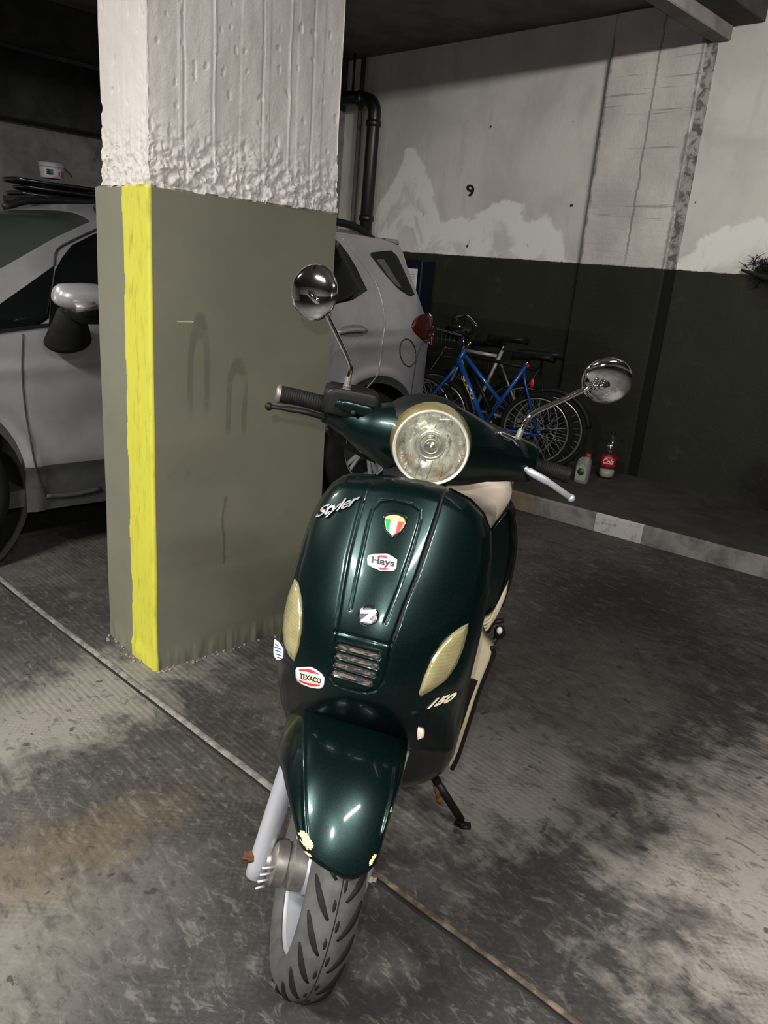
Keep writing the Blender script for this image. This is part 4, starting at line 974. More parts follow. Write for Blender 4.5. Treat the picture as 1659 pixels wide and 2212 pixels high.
    # mirrors
    def mirror(stem, c, rx, ry, turn, tilt, base):
        P = [HP(*q) for q in stem]; Ps = smooth_path(P, 8)
        C_ = HP(*c); v = EYE - C_; v /= np.linalg.norm(v); nn = rot(Hz, turn) @ v; nn = rot(Hy, tilt) @ nn; nn /= np.linalg.norm(nn)
        Rm = pxm(C_, ry)
        mb = MB(); prof = [(Rm * math.cos(t), Rm * .34 * math.sin(t)) for t in np.linspace(0, math.pi / 2, 14)]; prof = [(Rm * .97, -.004), (Rm * 1.0, -.002)] + prof[:-1] + [(0, Rm * .34)]
        lathe(mb, prof, C_, nn, 48, up=Hz); m = mb.build('rear_view_mirror', MAT['chrome'], T, auto=60)
        mb = MB(); lathe(mb, [(0, -.0052), (Rm * .95, -.0050), (Rm * .97, -.0035)], C_, nn, 40, up=Hz); mb.build('mirror_glass', plain('silvered_glass', (.9, .9, .92), .02, 1.0), m)
        mb = MB(); Pn = [C_ + nn * Rm * .30] ; tube(mb, list(Ps) , .0058, 12)
        e = Ps[-1]; tube(mb, [e, e * .5 + (C_ + nn * Rm * .42) * .5, C_ + nn * Rm * .34], [.0075, .009, .008], 10); ball(mb, e, .0095, 12); mb.build('mirror_stem', MAT['chrome'], m)
        mb = MB(); b0, b1 = Ps[0], Ps[0] + (Ps[4] - Ps[0]) / np.linalg.norm(Ps[4] - Ps[0]) * .035
        lathe(mb, [(.011, 0), (.011, .012), (.0085, .014), (.0095, .020), (.0075, .022), (.0075, .04)], b0, b1 - b0, 12); mb.build('mirror_nut', MAT['steel'], m, False)
    mirror([(747, 852, .03), (752, 820, .03), (757, 795, .03), (748, 768, .03), (725, 720, .03), (705, 678, .03), (700, 662, .045)], (679, 632, .02), 48, 60, -36, 6, None)
    mirror([(1112, 962, .03), (1124, 935, .03), (1138, 908, .03), (1158, 890, .03), (1210, 866, .03), (1262, 842, .03), (1288, 834, .045)], (1311, 823, .02), 54, 54, 16, 22, None)
    # ---------------- body behind the shield
    rb_ = lambda name, secs, mat, seg=28, **kw: part(name, *secloft(secs, seg), mat, T, True, **kw)
    def secloft(secs, seg):
        V = []; m = len(secs)
        for (u, vc, wc, hv, hw, pw) in secs:
            for j in range(seg):
                t = 2 * math.pi * j / seg; c, s = math.cos(t), math.sin(t)
                V.append(B.w((u, vc + hv * math.copysign(abs(c) ** pw, c), wc + hw * math.copysign(abs(s) ** pw, s))))
        F = [(i * seg + j, i * seg + (j + 1) % seg, (i + 1) * seg + (j + 1) % seg, (i + 1) * seg + j) for i in range(m - 1) for j in range(seg)]
        return V, F + [tuple(range(seg)), tuple((m - 1) * seg + j for j in range(seg))[::-1]]
    rb_('rear_body', [(-.62, 0, .60, .10, .16, .6), (-.72, 0, .58, .14, .20, .7), (-.90, 0, .56, .172, .22, .75), (-1.10, 0, .57, .185, .21, .75), (-1.30, 0, .61, .175, .17, .8), (-1.50, 0, .66, .13, .11, .8), (-1.62, 0, .69, .06, .05, .9)], G)
    rb_('seat', [(-.60, 0, .80, .06, .03, .7), (-.64, 0, .815, .105, .05, .7), (-.74, 0, .83, .145, .06, .65), (-.90, 0, .84, .160, .062, .6), (-1.10, 0, .86, .160, .065, .6), (-1.30, 0, .87, .145, .06, .65), (-1.42, 0, .87, .10, .045, .7)], MAT['seat'])
    rb_('floorboard', [(-.36, 0, .325, .15, .035, .35), (-.46, 0, .315, .17, .035, .3), (-.62, 0, .315, .17, .035, .3), (-.72, 0, .34, .16, .05, .4)], MAT['cream'])
    rb_('underbody', [(-.40, 0, .27, .11, .05, .6), (-.5, 0, .24, .15, .06, .6), (-.8, 0, .25, .13, .07, .6), (-1.2, -.08, .26, .07, .06, .6)], K)
    # traced pieces seen past the right edge of the shield
    def edgeF(v0, u0, k): return lambda p: p[..., 0] - (u0 - (p[..., 1] - v0) * k)
    def side(name, pts, mat, u0, k=2.0, v0=.16, th=.05, nr=14, nc=10, rnd=.004, parent=T, ang=0): return trace(name, densify(pts, 6), edgeF(v0, u0, k), mat, parent, B, nr, nc, ang, 0, th, rnd=rnd, rpx=6)
    side('front_storage_panel', [(955, 1046), (985, 1034), (1005, 1032), (1060, 1040), (1098, 1046), (1104, 1075), (1090, 1103), (1072, 1128), (1054, 1148), (1030, 1120), (990, 1090), (955, 1075)], MAT['seat'], -.80, .3, rnd=.02)
    side('side_cowl', [(1052, 1150), (1075, 1122), (1096, 1095), (1104, 1108), (1111, 1140), (1112, 1180), (1106, 1228), (1094, 1272), (1080, 1306), (1066, 1334), (1040, 1346), (1020, 1350), (1030, 1300), (1045, 1220)], G, -.80, .7, rnd=.03)
    side('cream_moulding', [(1096, 1262), (1092, 1290), (1080, 1318), (1068, 1342), (1056, 1358), (1042, 1372), (1024, 1366), (1028, 1345), (1050, 1338), (1062, 1330), (1074, 1306), (1086, 1280)], MAT['cream'], -.60, .6, th=.04)
    for k in range(3):
        P = [(1028, 1352 + 7 * k), (1048, 1347 + 7 * k), (1060 - 3 * k, 1338 + 9 * k), (1070 - 5 * k, 1318 + 12 * k)]
        W4 = smooth_path([hit(np.array(q, float), edgeF(.16, -.592, .6), B) for q in P], 5); mb = MB(); tube(mb, W4, .0035, 8); mb.build('moulding_rib', MAT['cream'], T)
    side('floor_side_panel', [(1022, 1368), (1036, 1368), (1042, 1385), (1060, 1396), (1064, 1412), (1052, 1440), (1032, 1490), (1016, 1540), (1000, 1590), (985, 1635), (975, 1655), (968, 1660), (985, 1560), (1000, 1490), (1010, 1440)], MAT['cream'], -.40, .8, th=.05)
    e1 = [hit(np.array(q, float), edgeF(.16, -.402, .8), B) for q in [(1062, 1398), (1067, 1412), (1056, 1440), (1036, 1490), (1020, 1540), (1004, 1590), (988, 1638), (976, 1662)]]
    mb = MB(); tube(mb, smooth_path(e1, 5), .0055, 8); mb.build('floor_edge_trim', K, T)
    side('floor_mat', [(1004, 1464), (1026, 1468), (1032, 1472), (1014, 1520), (998, 1570), (984, 1610), (990, 1540)], MAT['rubberd'], -.394, .8, th=.01, rnd=.002)
    e1 = [hit(np.array(q, float), edgeF(.16, -.79, .7), B) for q in [(1098, 1096), (1107, 1110), (1114, 1150), (1113, 1190), (1107, 1232), (1095, 1276), (1084, 1310)]]
    mb = MB(); tube(mb, smooth_path(e1, 5), .0045, 8); mb.build('cowl_edge_trim', MAT['satin'], T)
    side('inner_bracket_cover', [(902, 1574), (912, 1578), (916, 1586), (914, 1596), (908, 1592), (902, 1600), (900, 1584)], MAT['seat'], -.02, 0, .1, th=.01, nr=8, nc=6, rnd=.002)
    # lever of the kick starter, foot peg
    pk = lambda x, y, u=-.80: (lambda d: EYE + d * (((B.w((u, 0, 0)) - EYE) @ B.M[:, 0]) / (d @ B.M[:, 0])))(ray(x, y))
    mb = MB(); tube(mb, [pk(1040, 1425), pk(1060, 1395), pk(1074, 1376)], pxm(pk(1060, 1395), 6), 10); ball(mb, pk(1079, 1366), pxm(pk(1079, 1366), 13), 16, (1, 1, 1.2)); ks = mb.build('kick_lever', K, T)
    mb = MB(); ball(mb, pk(1079, 1362, -.785), pxm(pk(1079, 1366), 6.5), 12, (1, 1, 1.3)); mb.build('lever_pad', plain('pale_pad', (.7, .62, .68), .5), ks)
    mb = MB(); tube(mb, [pk(1048, 1352), pk(1066, 1344), pk(1088, 1340)], pxm(pk(1060, 1395), 6), 8); tube(mb, [pk(1064, 1345), pk(1056, 1362), pk(1042, 1374)], .006, 8); mb.build('foot_peg', K, T)
    # side stand
    ft = onz(1004, 1783, .008); tp = pk(946, 1692, -.50); kn = tp + (ft - tp) * .86 ; kn = EYE + (kn - EYE) * 1.0
    mb = MB(); tube(mb, [tp, tp + (kn - tp) * .5, kn], .011, 12); lo = onz(985, 1775, .012); tube(mb, [kn, lo * .5 + kn * .5, lo, ft], [.011, .010, .010, .011], 10); f2 = ft.copy()
    tube(mb, [tp, B.w((-.52, .07, .25))], .012, 10); tube(mb, [ft - RH_ * .012, ft + RH_ * .016], [.013, .013], 10, flat=((0, 0, 1), .5)); mb.build('side_stand', K, T)
    mb = MB(); tube(mb, [pk(940, 1695, -.50), pk(948, 1725, -.49)], .007, 8); ball(mb, pk(949, 1728, -.49), .011, 8); mb.build('stand_spring', MAT['rust'], T)
    # rear wheel and tail
    Rw = B.sub(np.eye(3), (-1.28, 0, .235)); wheel(Rw, .235, .105, False)
scooter()

# ================================================================== SILVER CAR
def car():
    fr = Frame(np.eye(3), (2.2, 3.5, 0.0))
    T = thing('parked_car', 'silver compact sport utility car parked behind the striped pillar', 'car', fr)
    yc = 4.37
    n = NT('silver_car_paint'); o = n.obj(); c = n.mix(n.ramp(n.noise(o, 5, 5, .6), .35, .7), (.34, .335, .36), (.28, .275, .30)); n.p(col=c, metal=.45, rough=.42, coat=.6, coatr=.12); silver = n.m
    clad = worn('grey_cladding', (.035, .036, .038), .65, amt=.3, scale=20)
    glass = plain('dark_car_glass', (.003, .004, .004), .06, spec=.2); screen = plain('grey_green_screen', (.030, .036, .034), .08); blk = MAT['satin']
    def Yv(x, z):
        y = 3.5 + np.maximum(0, z - 1.1) * .42 + np.clip((.48 - z) / .05, 0, 1) * .02
        y = y + .018 * np.exp(-((z - .98) / .05) ** 2) * 0 - .012 * np.exp(-((z - .90 - .05 * (x - 1.2)) / .03) ** 2)
        y = y + .022 * np.exp(-((z - .66) / .10) ** 2) * np.clip((x - 1.30) / .25, 0, 1) * np.clip((3.0 - x) / .25, 0, 1)
        y = y + np.where(x > 3.6, ((x - 3.6) / .42) ** 2 * .15, 0) + np.where(x < .55, ((.55 - x) / .5) ** 2 * .25, 0)
        ar = np.sqrt((x - 3.42) ** 2 + (z - .36) ** 2); y = y - .022 * np.exp(-((ar - .47) / .035) ** 2) * (z < .9)
        ar = np.sqrt((x - .86) ** 2 + (z - .36) ** 2); y = y - .022 * np.exp(-((ar - .47) / .035) ** 2) * (z < .9)
        return y
    F = lambda p: Yv(p[..., 0], p[..., 2]) - p[..., 1]
    zt_ = lambda x: np.interp(x, [.03, .12, .3, .6, .84, 1.24, 1.5, 1.69, 1.9, 2.6, 3.3, 3.62, 3.745, 3.775, 3.80, 3.93, 3.985, 4.02], [.55, .84, .97, 1.06, 1.10, 1.315, 1.46, 1.55, 1.60, 1.635, 1.64, 1.625, 1.605, 1.57, 1.46, 1.22, 1.13, .95])
    def zb_(x):
        z = .25
        for cx in (.86, 3.42):
            if abs(x - cx) < .41: z = max(z, .36 + math.sqrt(.41 ** 2 - (x - cx) ** 2))
        return z
    xs = np.unique(np.concatenate([np.linspace(.03, 3.7, 130), np.linspace(3.7, 4.02, 24), [.45, .4501, 1.27, 1.2699, 3.01, 3.0101, 3.83, 3.8299]])); nz = 46
    V = []
    for x in xs:
        zb, zt = zb_(x), zt_(x)
        zc_ = max(.465, zb + .05)
        for k in range(nz):
            z = zb + (zc_ - zb) * k / 8 if k <= 8 else zc_ + (zt - zc_) * (k - 8) / (nz - 9); V.append((x, float(Yv(np.array(x), np.array(z))), z))
    m = len(xs); Fc = []; I = []
    for i in range(m - 1):
        for k in range(nz - 1):
            Fc.append((i * nz + k, (i + 1) * nz + k, (i + 1) * nz + k + 1, i * nz + k + 1)); x, y, z = V[i * nz + k]
            lowc = k < 8
            I.append(1 if lowc else 0)
    n0 = len(V); V += [(x, 2 * yc - y, z) for x, y, z in V]
    Fc += [tuple(q + n0 for q in f[::-1]) for f in Fc]; I += I
    ns = 14; b0 = len(V)
    for i in range(m):
        x, y, z = V[i * nz + nz - 1]
        for s in range(ns + 1):
            t = s / ns; yy = y + (2 * yc - 2 * y) * t; u = 2 * t - 1
            V.append((x - (.10 * (1 - u * u) if x < 1.6 else -.03 * (1 - u * u)), yy, z + .045 * (1 - u ** 4)))
    for i in range(m - 1):
        for s in range(ns):
            Fc.append((b0 + i * (ns + 1) + s, b0 + i * (ns + 1) + s + 1, b0 + (i + 1) * (ns + 1) + s + 1, b0 + (i + 1) * (ns + 1) + s))
            x = V[b0 + i * (ns + 1)][0]; I.append(2 if (.90 < x < 1.66 and 0 <= s <= ns - 1) or 3.80 < x < 3.93 else 0); I[-1] = 3 if I[-1] == 2 and x < 2 else I[-1]
    for i0 in (0, m - 1):
        for k in range(nz - 1): Fc.append((i0 * nz + k, i0 * nz + k + 1, n0 + i0 * nz + k + 1, n0 + i0 * nz + k)); I.append(0 if V[i0 * nz + k][2] > .5 else 1)
    part('body', V, Fc, None, T, True, mats=[silver, clad, glass, screen], midx=I, auto=40)
    # floor of the body so that nothing shows through underneath
    mb = MB(); box(mb, (2.05, yc, .30), (1.95, .80, .04)); mb.build('underside', clad, T, False)
    for cx in (.86, 3.42):
        for yy in (3.60, 2 * yc - 3.60):
            mb = MB(); lathe(mb, [(.43, -.08), (.42, .2), (.0, .2)], (cx, yy, .36), (0, 1 if yy < yc else -1, 0), 32); mb.build('wheel_arch_liner', MAT['gap'], T)
    def tr(name, pts, mat, off=.004, parent=T, ang=0, nr=16, nc=12, th=.012, FF=F, **kw): return trace(name, densify(pts, 7), FF, mat, parent, WORLD, nr, nc, ang, off, th, inward=(0, 1, 0), t=(1.5, 7.5), **kw)
    # glazing of the near side
    tr('front_quarter_glass', [(-60, 705), (-30, 680), (0, 657), (60, 615), (117, 574), (111, 640), (104, 697), (0, 716), (-60, 725)], glass)
    tr('front_door_glass', [(122, 566), (150, 545), (158, 522), (205, 505), (300, 470), (420, 440), (440, 640), (205, 690), (106, 700), (112, 640)], glass)
    tr('rear_door_glass', [(452, 440), (600, 452), (700, 495), (735, 526), (762, 562), (796, 632), (790, 640), (733, 657), (600, 680), (460, 690)], glass)
    tr('belt_strip', [(-60, 722), (0, 712), (205, 686), (440, 655), (440, 662), (205, 694), (0, 720), (-60, 730)], blk, .007)
    q = tr('rear_quarter_glass', [(797, 547), (808, 544), (845, 541), (858, 552), (880, 600), (897, 638), (885, 640), (872, 632), (858, 622), (830, 590)], blk, .004)
    tr('glass_pane', [(814, 560), (829, 559), (868, 622), (858, 618), (845, 605)], plain('grey_green_glass', (.055, .065, .062), .25), .010, q)
    # tail light, filler, handle, arch
    tl = NT('red_tail_light'); tl.p(col=(.05, .002, .003), rough=.15, coat=.8)
    tr('tail_light', [(924, 676), (934, 680), (938, 720), (932, 745), (921, 743), (898, 722), (888, 706), (894, 692), (905, 680)], tl.m, .006, th=.02)
    cf = [(881 + 17 * math.cos(t) + 3 * math.sin(t), 762 + 30 * math.sin(t)) for t in np.linspace(0, 2 * math.pi, 36)]
    gapm = plain('panel_gap', (.02, .02, .022), .6)
    def line(name, pts, mat, px, parent=T, off=.003, n=6, closed=False):
        P2 = smooth_path([np.array([*p, 0.]) for p in pts], n)[:, :2] if not closed else np.array(pts); W = hit(P2, F, WORLD, 1.5, 7.5, off=off)
        mb = MB(); tube(mb, W, px, 6); return mb.build(name, mat, parent)
    line('fuel_flap_line', cf, gapm, .004, n=1, closed=True)
    hd = tr('door_handle_recess', [(731, 716), (745, 704), (765, 700), (785, 704), (796, 714), (790, 722), (770, 728), (745, 727)], worn('shaded_recess', (.16, .16, .17), .5, .3), .002, th=.004)
    line('door_handle', [(730, 718), (750, 714), (770, 712), (788, 713)], silver, .014, T, .03, 4)
    # panel gaps
    line('door_seam', [(50, 722), (48, 790), (52, 860), (62, 930), (78, 1010), (88, 1045), (100, 1072)], gapm, .004)
    line('door_seam', [(117, 574), (121, 545), (140, 528), (205, 497), (300, 455)], gapm, .005)
    line('rear_door_seam', [(738, 512), (775, 560), (808, 605), (825, 650), (831, 700), (826, 740), (820, 790), (812, 815), (790, 840)], plain('bright_seam', (.30, .30, .31), .35, .5), .004)
    line('bumper_seam', [(912, 740), (900, 775), (893, 815), (888, 852)], gapm, .004)
    line('sill_strip', [(100, 1072), (160, 1068), (215, 1056)], clad, .012)
    # screen: pillar trim and the things behind it
    # door mirror
    mr = MB(); 
    def ym(px, py, y): return ony(px, py, y)
    sec = [(118, 633, 16), (124, 635, 22), (145, 640, 28), (175, 643, 31), (205, 645, 31), (228, 648, 26), (236, 650, 14)]
    P = np.array([ym(x, y, 3.30) for x, y, r in sec]); rr = [pxm(p, s[2]) for p, s in zip(P, sec)]
    tube(mr, P, rr, 20, flat=((0, 1, 0), 1.1)); mo = mr.build('door_mirror', plain('bright_silver', (.5, .5, .53), .3, .5, coat=.6), T)
    mb = MB(); P2 = np.array([ym(140, 667, 3.31), ym(170, 674, 3.31), ym(230, 678, 3.31)]); tube(mb, P2, [.022, .05, .045], 14, flat=((0, 1, 0), 1.5)); mb.build('mirror_underside', blk, mo)
    mb = MB(); a = [ym(150, 668, 3.36), ym(150, 700, 3.39), ym(147, 735, 3.45)]; a = smooth_path(a, 5); tube(mb, a, list(np.linspace(.05, .105, len(a))), 20, flat=((0, 1, 0), .7)); mb.build('mirror_foot', MAT['rubberd'], mo)
    mb = MB(); tube(mb, [ym(164, 665, 3.22), ym(205, 661, 3.22)], .018, 10); mb.build('mirror_indicator', silver, mo)
    # roof rails
    for s in (0, 1):
        y = 3.78 if s == 0 else 2 * yc - 3.78
        mb = MB(); tube(mb, smooth_path([(1.75, y, 1.60), (1.95, y, 1.665), (2.6, y, 1.70), (3.2, y, 1.70), (3.42, y, 1.68), (3.55, y, 1.625)], 5), .022, 10); mb.build('roof_rail', blk, T)
    mb = MB(); box(mb, (3.72, yc, 1.625), (.07, .60, .018), bev=.01); mb.build('rear_spoiler', silver, T)
    # wheels
    def wheel(cx, y, sg):
        mb = MB(); lathe(mb, [(.20, -.10), (.30, -.105), (.345, -.09), (.355, -.06), (.355, .06), (.345, .09), (.30, .105)], (cx, y, .356), (0, sg, 0), 48); w = mb.build('wheel', MAT['rubberd'], T)
        mb = MB(); lathe(mb, [(.215, -.105), (.205, -.10), (.195, -.06), (.20, .05)], (cx, y, .356), (0, sg, 0), 40)
        for k in range(5):
            t = 2 * math.pi * k / 5
            for d in (-.12, .12): tube(mb, [np.array((cx + .04 * math.cos(t), y - sg * .075, .356 + .04 * math.sin(t))), np.array((cx + .205 * math.cos(t + d), y - sg * .09, .356 + .205 * math.sin(t + d)))], .013, 8)
        lathe(mb, [(.055, -.06), (.05, -.085), (0, -.09)], (cx, y, .356), (0, sg, 0), 20); mb.build('wheel_rim', MAT['alu'], w, auto=40)
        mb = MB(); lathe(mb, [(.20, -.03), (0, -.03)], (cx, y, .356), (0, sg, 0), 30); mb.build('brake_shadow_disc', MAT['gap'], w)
    for cx in (.86, 3.42): wheel(cx, 3.62, 1); wheel(cx, 2 * yc - 3.62, -1)
    # sticker inside the screen
    mb = MB(); 
car()

# ------------------------------------------------------------------ clutter beyond the car
def clutter():
    y = 6.05
    def p(px, py, yy=y): return ony(px, py, yy)
    a, b = p(48, 408), p(215, 412); zt = a[2]
    t = thing('metal_shelf', 'dark steel shelf standing behind the silver car', 'shelf', Frame(np.eye(3), (a[0], y, 0)))
    m = worn('grimy_shelf_steel', (.05, .048, .045), .5, .5, amt=.4)
    z1 = p(100, 422)[2]
    mb = MB(); box(mb, ((a[0] + b[0]) / 2 + .2, y + .1, z1 - .04), ((b[0] - a[0]) / 2 + .2, .28, .02), bev=.004); mb.build('shelf_board', m, t, False)
    for dx in (0.02, (b[0] - a[0]) + .38):
        for dy in (-.16, .36):
            mb = MB(); box(mb, (a[0] + dx, y + dy, z1 / 2 - .03), (.018, .018, z1 / 2 - .03), bev=.003); mb.build('leg', m, t, False)
    mb = MB(); box(mb, ((a[0] + b[0]) / 2, y - .165, z1 - .15), ((b[0] - a[0]) / 2 - .05, .01, .08), bev=.004); mb.build('front_panel', worn('dull_card', (.09, .085, .075), .8, amt=.3), t, False)
    # folded chairs stacked on it
    fm = plain('folding_chair_tube', (.10, .10, .11), .25, .9); sm = worn('folding_chair_seat', (.018, .018, .02), .6)
    x0, x1 = p(62, 412)[0], p(215, 412)[0] + .25
    labs = ['folded dark metal chair at the bottom of the stack behind the car', 'folded dark metal chair in the middle of the stack behind the car', 'folded dark metal chair on top of the stack under the bucket']
    for k, lb in enumerate(labs):
        z = z1 - .02 + .014 + k * .044; sx = (.0, .05, -.02)[k]
        c = thing('folding_chair', lb, 'chair', Frame(np.eye(3), (x0 + sx, y, z)), 'folded chairs stacked on the shelf')
        mb = MB(); tube(mb, smooth_path([(x0 + sx + .75, y - .02, z), (x0 + sx + .1, y - .02, z), (x0 + sx - .04, y + .05, z + .006), (x0 + sx - .04, y + .30, z + .006), (x0 + sx + .1, y + .36, z), (x0 + sx + .75, y + .36, z)], 5), .012, 8); mb.build('frame', fm, c)
        mb = MB(); box(mb, (x0 + sx + .40, y + .17, z + .004), (.17, .15, .012), bev=.008); mb.build('seat', sm, c)
        mb = MB(); box(mb, (x0 + sx + .08, y + .17, z + .006), (.07, .15, .010), bev=.008); mb.build('backrest', sm, c)
    # bucket
    zb = z1 + .012 + .125; cb = p(113, 392, y + .1); h = p(113, 353, y + .1)[2] - cb[2]; r = .5 * (p(141, 370, y + .1)[0] - p(88, 370, y + .1)[0]); zb = zb - .012
    c = thing('paint_bucket', 'white plastic bucket with printed label on top of the folded chairs', 'bucket', Frame(np.eye(3), (cb[0], y + .1, zb)))
    wm = worn('grubby_white_plastic', (.34, .33, .36), .5, amt=.2); H = h + (cb[2] - zb) 
    mb = MB(); lathe(mb, [(0, 0), (r * .84, 0), (r * .86, .01), (r * .96, H * .72), (r * 1.04, H * .73), (r * 1.04, H * .78), (r * .97, H * .80), (r * 1.0, H * .97), (r * 1.03, H), (r * .98, H), (r * .93, H * .6), (0, H * .6)], (cb[0], y + .1, zb), (0, 0, 1), 36); mb.build('bucket_body', wm, c, auto=35)
    for nm, t0, t1, zz0, zz1, mm in (('label', -2.6, -1.15, .12, .62, plain('pale_label', (.42, .41, .45), .5)), ('red_mark', -1.12, -.85, .12, .5, MAT['red']), ('blue_mark', -1.42, -1.26, .15, .45, MAT['blue_ink'])):
        V = []; nn = 10
        for zz in (zz0, zz1):
            for i in range(nn): 
                t = t0 + (t1 - t0) * i / (nn - 1); rr = r * (.86 + .10 * zz / .72) + (.002 if nm == 'label' else .003); V.append((cb[0] + rr * math.cos(t), y + .1 + rr * math.sin(t), zb + H * zz))
        part(nm, V, [(i, i + 1, nn + i + 1, nn + i) for i in range(nn - 1)], mm, c)
    mb = MB(); 
    for k in range(3): box(mb, (cb[0] - r * .5, y + .1 - r * .82, zb + H * (.5 - .12 * k)), (.02, .012, .004))
    mb.build('label_print', MAT['ink'], c, False)
    mb = MB(); tube(mb, smooth_path([(cb[0] + r * 1.04, y + .1, zb + H * .76), (cb[0] + r * 1.12, y + .02, zb + H * .4), (cb[0] + r * 1.06, y - .02, zb + .02)], 5), .004, 6); mb.build('handle', MAT['satin'], c)
clutter()

# ================================================================== BICYCLES
def bikes():
    tyre = MAT['rubberd']; chrome = MAT['chrome']
    rimm = plain('bicycle_rim', (.34, .34, .35), .3, .8); dk = MAT['satin']
    def plane(p0, d):
        d = np.array([d[0], d[1], 0.]); d /= np.linalg.norm(d); nrm = np.array([-d[1], d[0], 0.])
        p0 = np.array(p0, float)
        def at(px, py, off=0.0):
            r = ray(px, py); t = ((p0 + nrm * off - EYE) @ nrm) / (r @ nrm); return EYE + r * t
        return at, d, nrm
    def wheel(T, c, r, nrm, hub=dk, n=28, rim=None, brd=.018):
        a, b, _ = axes(nrm); c = np.array(c)
        mb = MB(); P = [c + r * (math.cos(t) * a + math.sin(t) * b) for t in np.linspace(0, 2 * math.pi, 61)]; tube(mb, P, brd, 10, cap=False); w = mb.build('wheel', tyre, T)
        mb = MB(); rr = r - brd - .006; tube(mb, [c + rr * (math.cos(t) * a + math.sin(t) * b) for t in np.linspace(0, 2 * math.pi, 61)], .0085, 8, cap=False); mb.build('rim', rim or rimm, w)
        mb = MB(); lathe(mb, [(0, -.05), (.010, -.05), (.012, -.035), (.022, -.033), (.022, -.028), (.012, -.026), (.012, .026), (.022, .028), (.022, .033), (.012, .035), (.01, .05), (0, .05)], c, nrm, 14); mb.build('hub', hub, w)
        mb = MB(); u = np.array(nrm) / np.linalg.norm(nrm)
        for k in range(n):
            t = 2 * math.pi * k / n; s = t + (.7 if k % 4 < 2 else -.7); o = u * (.028 if k % 2 else -.028)
            tube(mb, [c + o + .02 * (math.cos(s) * a + math.sin(s) * b), c + rr * (math.cos(t) * a + math.sin(t) * b)], .0011, 3, cap=False)
        mb.build('spokes', MAT['alu'], w)
        return w
    def saddle(T, c, d, nrm, s=1.0):
        c = np.array(c); V = []; secs = [(-.13, .045, 0.), (-.11, .075, .01), (-.06, .085, .012), (0, .06, .006), (.06, .032, .0), (.12, .022, -.004), (.145, .012, -.012)]; seg = 14
        for u, w, z in secs:
            for j in range(seg):
                t = 2 * math.pi * j / seg; V.append(c + d * u * s + nrm * w * s * math.cos(t) + np.array([0, 0, z + .028 * s * math.sin(t)]))
        F = [(i * seg + j, i * seg + (j + 1) % seg, (i + 1) * seg + (j + 1) % seg, (i + 1) * seg + j) for i in range(len(secs) - 1) for j in range(seg)] + [tuple(range(seg))[::-1], tuple((len(secs) - 1) * seg + j for j in range(seg))]
        return part('saddle', V, F, dk, T)
    def T_(name, lb, p, grp='bicycles leaning together by the wall'): return thing(name, lb, 'bicycle', Frame(np.eye(3), (p[0], p[1], .12)), grp)
    def tb(T, name, pts, r, mat, parent=None, seg=12):
        mb = MB(); tube(mb, pts, r, seg); return mb.build(name, mat, parent or T)
    def curb_z(p): return .12
    # ---- blue step-through bicycle
    rear = onx(1157, 926, 4.86); at, d, nn = plane(rear, (-.40, .97))
    blue = worn('blue_bicycle_paint', (.010, .085, .34), .3, .2, amt=.15, scale=20, coat=.6)
    T = T_('bicycle', 'blue step-through bicycle with yellow lettering on its down tube', rear)
    ht, hb = at(1003, 757), at(985, 790); bb = at(1046, 918); sc_ = at(1131, 797); sj = at(1078, 866); rw = at(1157, 930); fw = at(908, 884)
    mb = MB(); tube(mb, [ht, hb], .019, 12); tube(mb, [at(1004, 768), at(1081, 868)], .016, 12); tube(mb, [at(993, 783), bb], .021, 12); tube(mb, [at(1137, 789), bb], .015, 12)
    for s in (-.035, .035):
        tube(mb, [sc_, at(1134, 825, s), at(1160, 938, s)], .009, 8); tube(mb, [bb, at(1100, 930, s), at(1162, 940, s)], .010, 8)
        tube(mb, [hb, at(975, 806, s * .9), at(935, 852, s), at(908, 888, s)], [.014, .013, .011, .009], 8)
    tube(mb, [at(1150, 935), at(1166, 932), at(1164, 944)], .010, 6)
    lathe(mb, [(.026, -.035), (.026, .035)], bb, nn, 14, cap=True)
    mb.build('frame', blue, T)
    w = wheel(T, rw, .262, nn); w2 = wheel(T, fw, .262, nn)
    saddle(T, at(1155, 771), -d * -1, nn, 1.15); tb(T, 'seat_post', [at(1131, 797), at(1142, 778)], .0125, chrome)
    tb(T, 'stem', [ht, at(1019, 735)], .011, chrome)
    tb(T, 'handlebar', smooth_path([at(1030, 722, -.22), at(1024, 728, -.15), at(1019, 735), at(1002, 722, .15), at(985, 716, .24)], 5), .011, dk)
    tb(T, 'crank_arm', [bb + nn * -.05, at(1066, 892, -.05)], .011, MAT['alu']); tb(T, 'kickstand', [at(1052, 921, -.05), at(1070, 902, -.05)], .008, MAT['alu'])
    mb = MB(); lathe(mb, [(.02, -.06), (.085, -.06), (.088, -.056), (.085, -.052), (.02, -.052)], bb, nn, 36); mb.build('chainring', dk, T)
    mb = MB(); ball(mb, at(1140, 790, -.03), .018, 12); mb.build('rear_light', plain('red_lamp', (.55, .01, .015), .3, coat=.5), T)
    mb = MB(); ball(mb, at(1149, 828, .08), .022, 10, (.4, .8, 1.6)); mb.build('reflector', plain('red_reflector', (.75, .02, .02), .4), T)
    # lettering on the down tube
    yel = plain('yellow_print', (.75, .42, .02), .4)
    a, b = at(1000, 812), at(1023, 862); V, Fc = text_mesh('SOLIO', bold=.04)
    e = (b - a); up_ = np.cross(nn, e); up_ /= np.linalg.norm(up_); tc = EYE - a; tc /= np.linalg.norm(tc)
    side_ = np.cross(e / np.linalg.norm(e), tc); side_ /= np.linalg.norm(side_)
    if side_ @ R[:, 0] < 0: side_ = -side_
    nrm2 = np.cross(side_, e / np.linalg.norm(e)); nrm2 = nrm2 if nrm2 @ tc > 0 else -nrm2
    VV = []
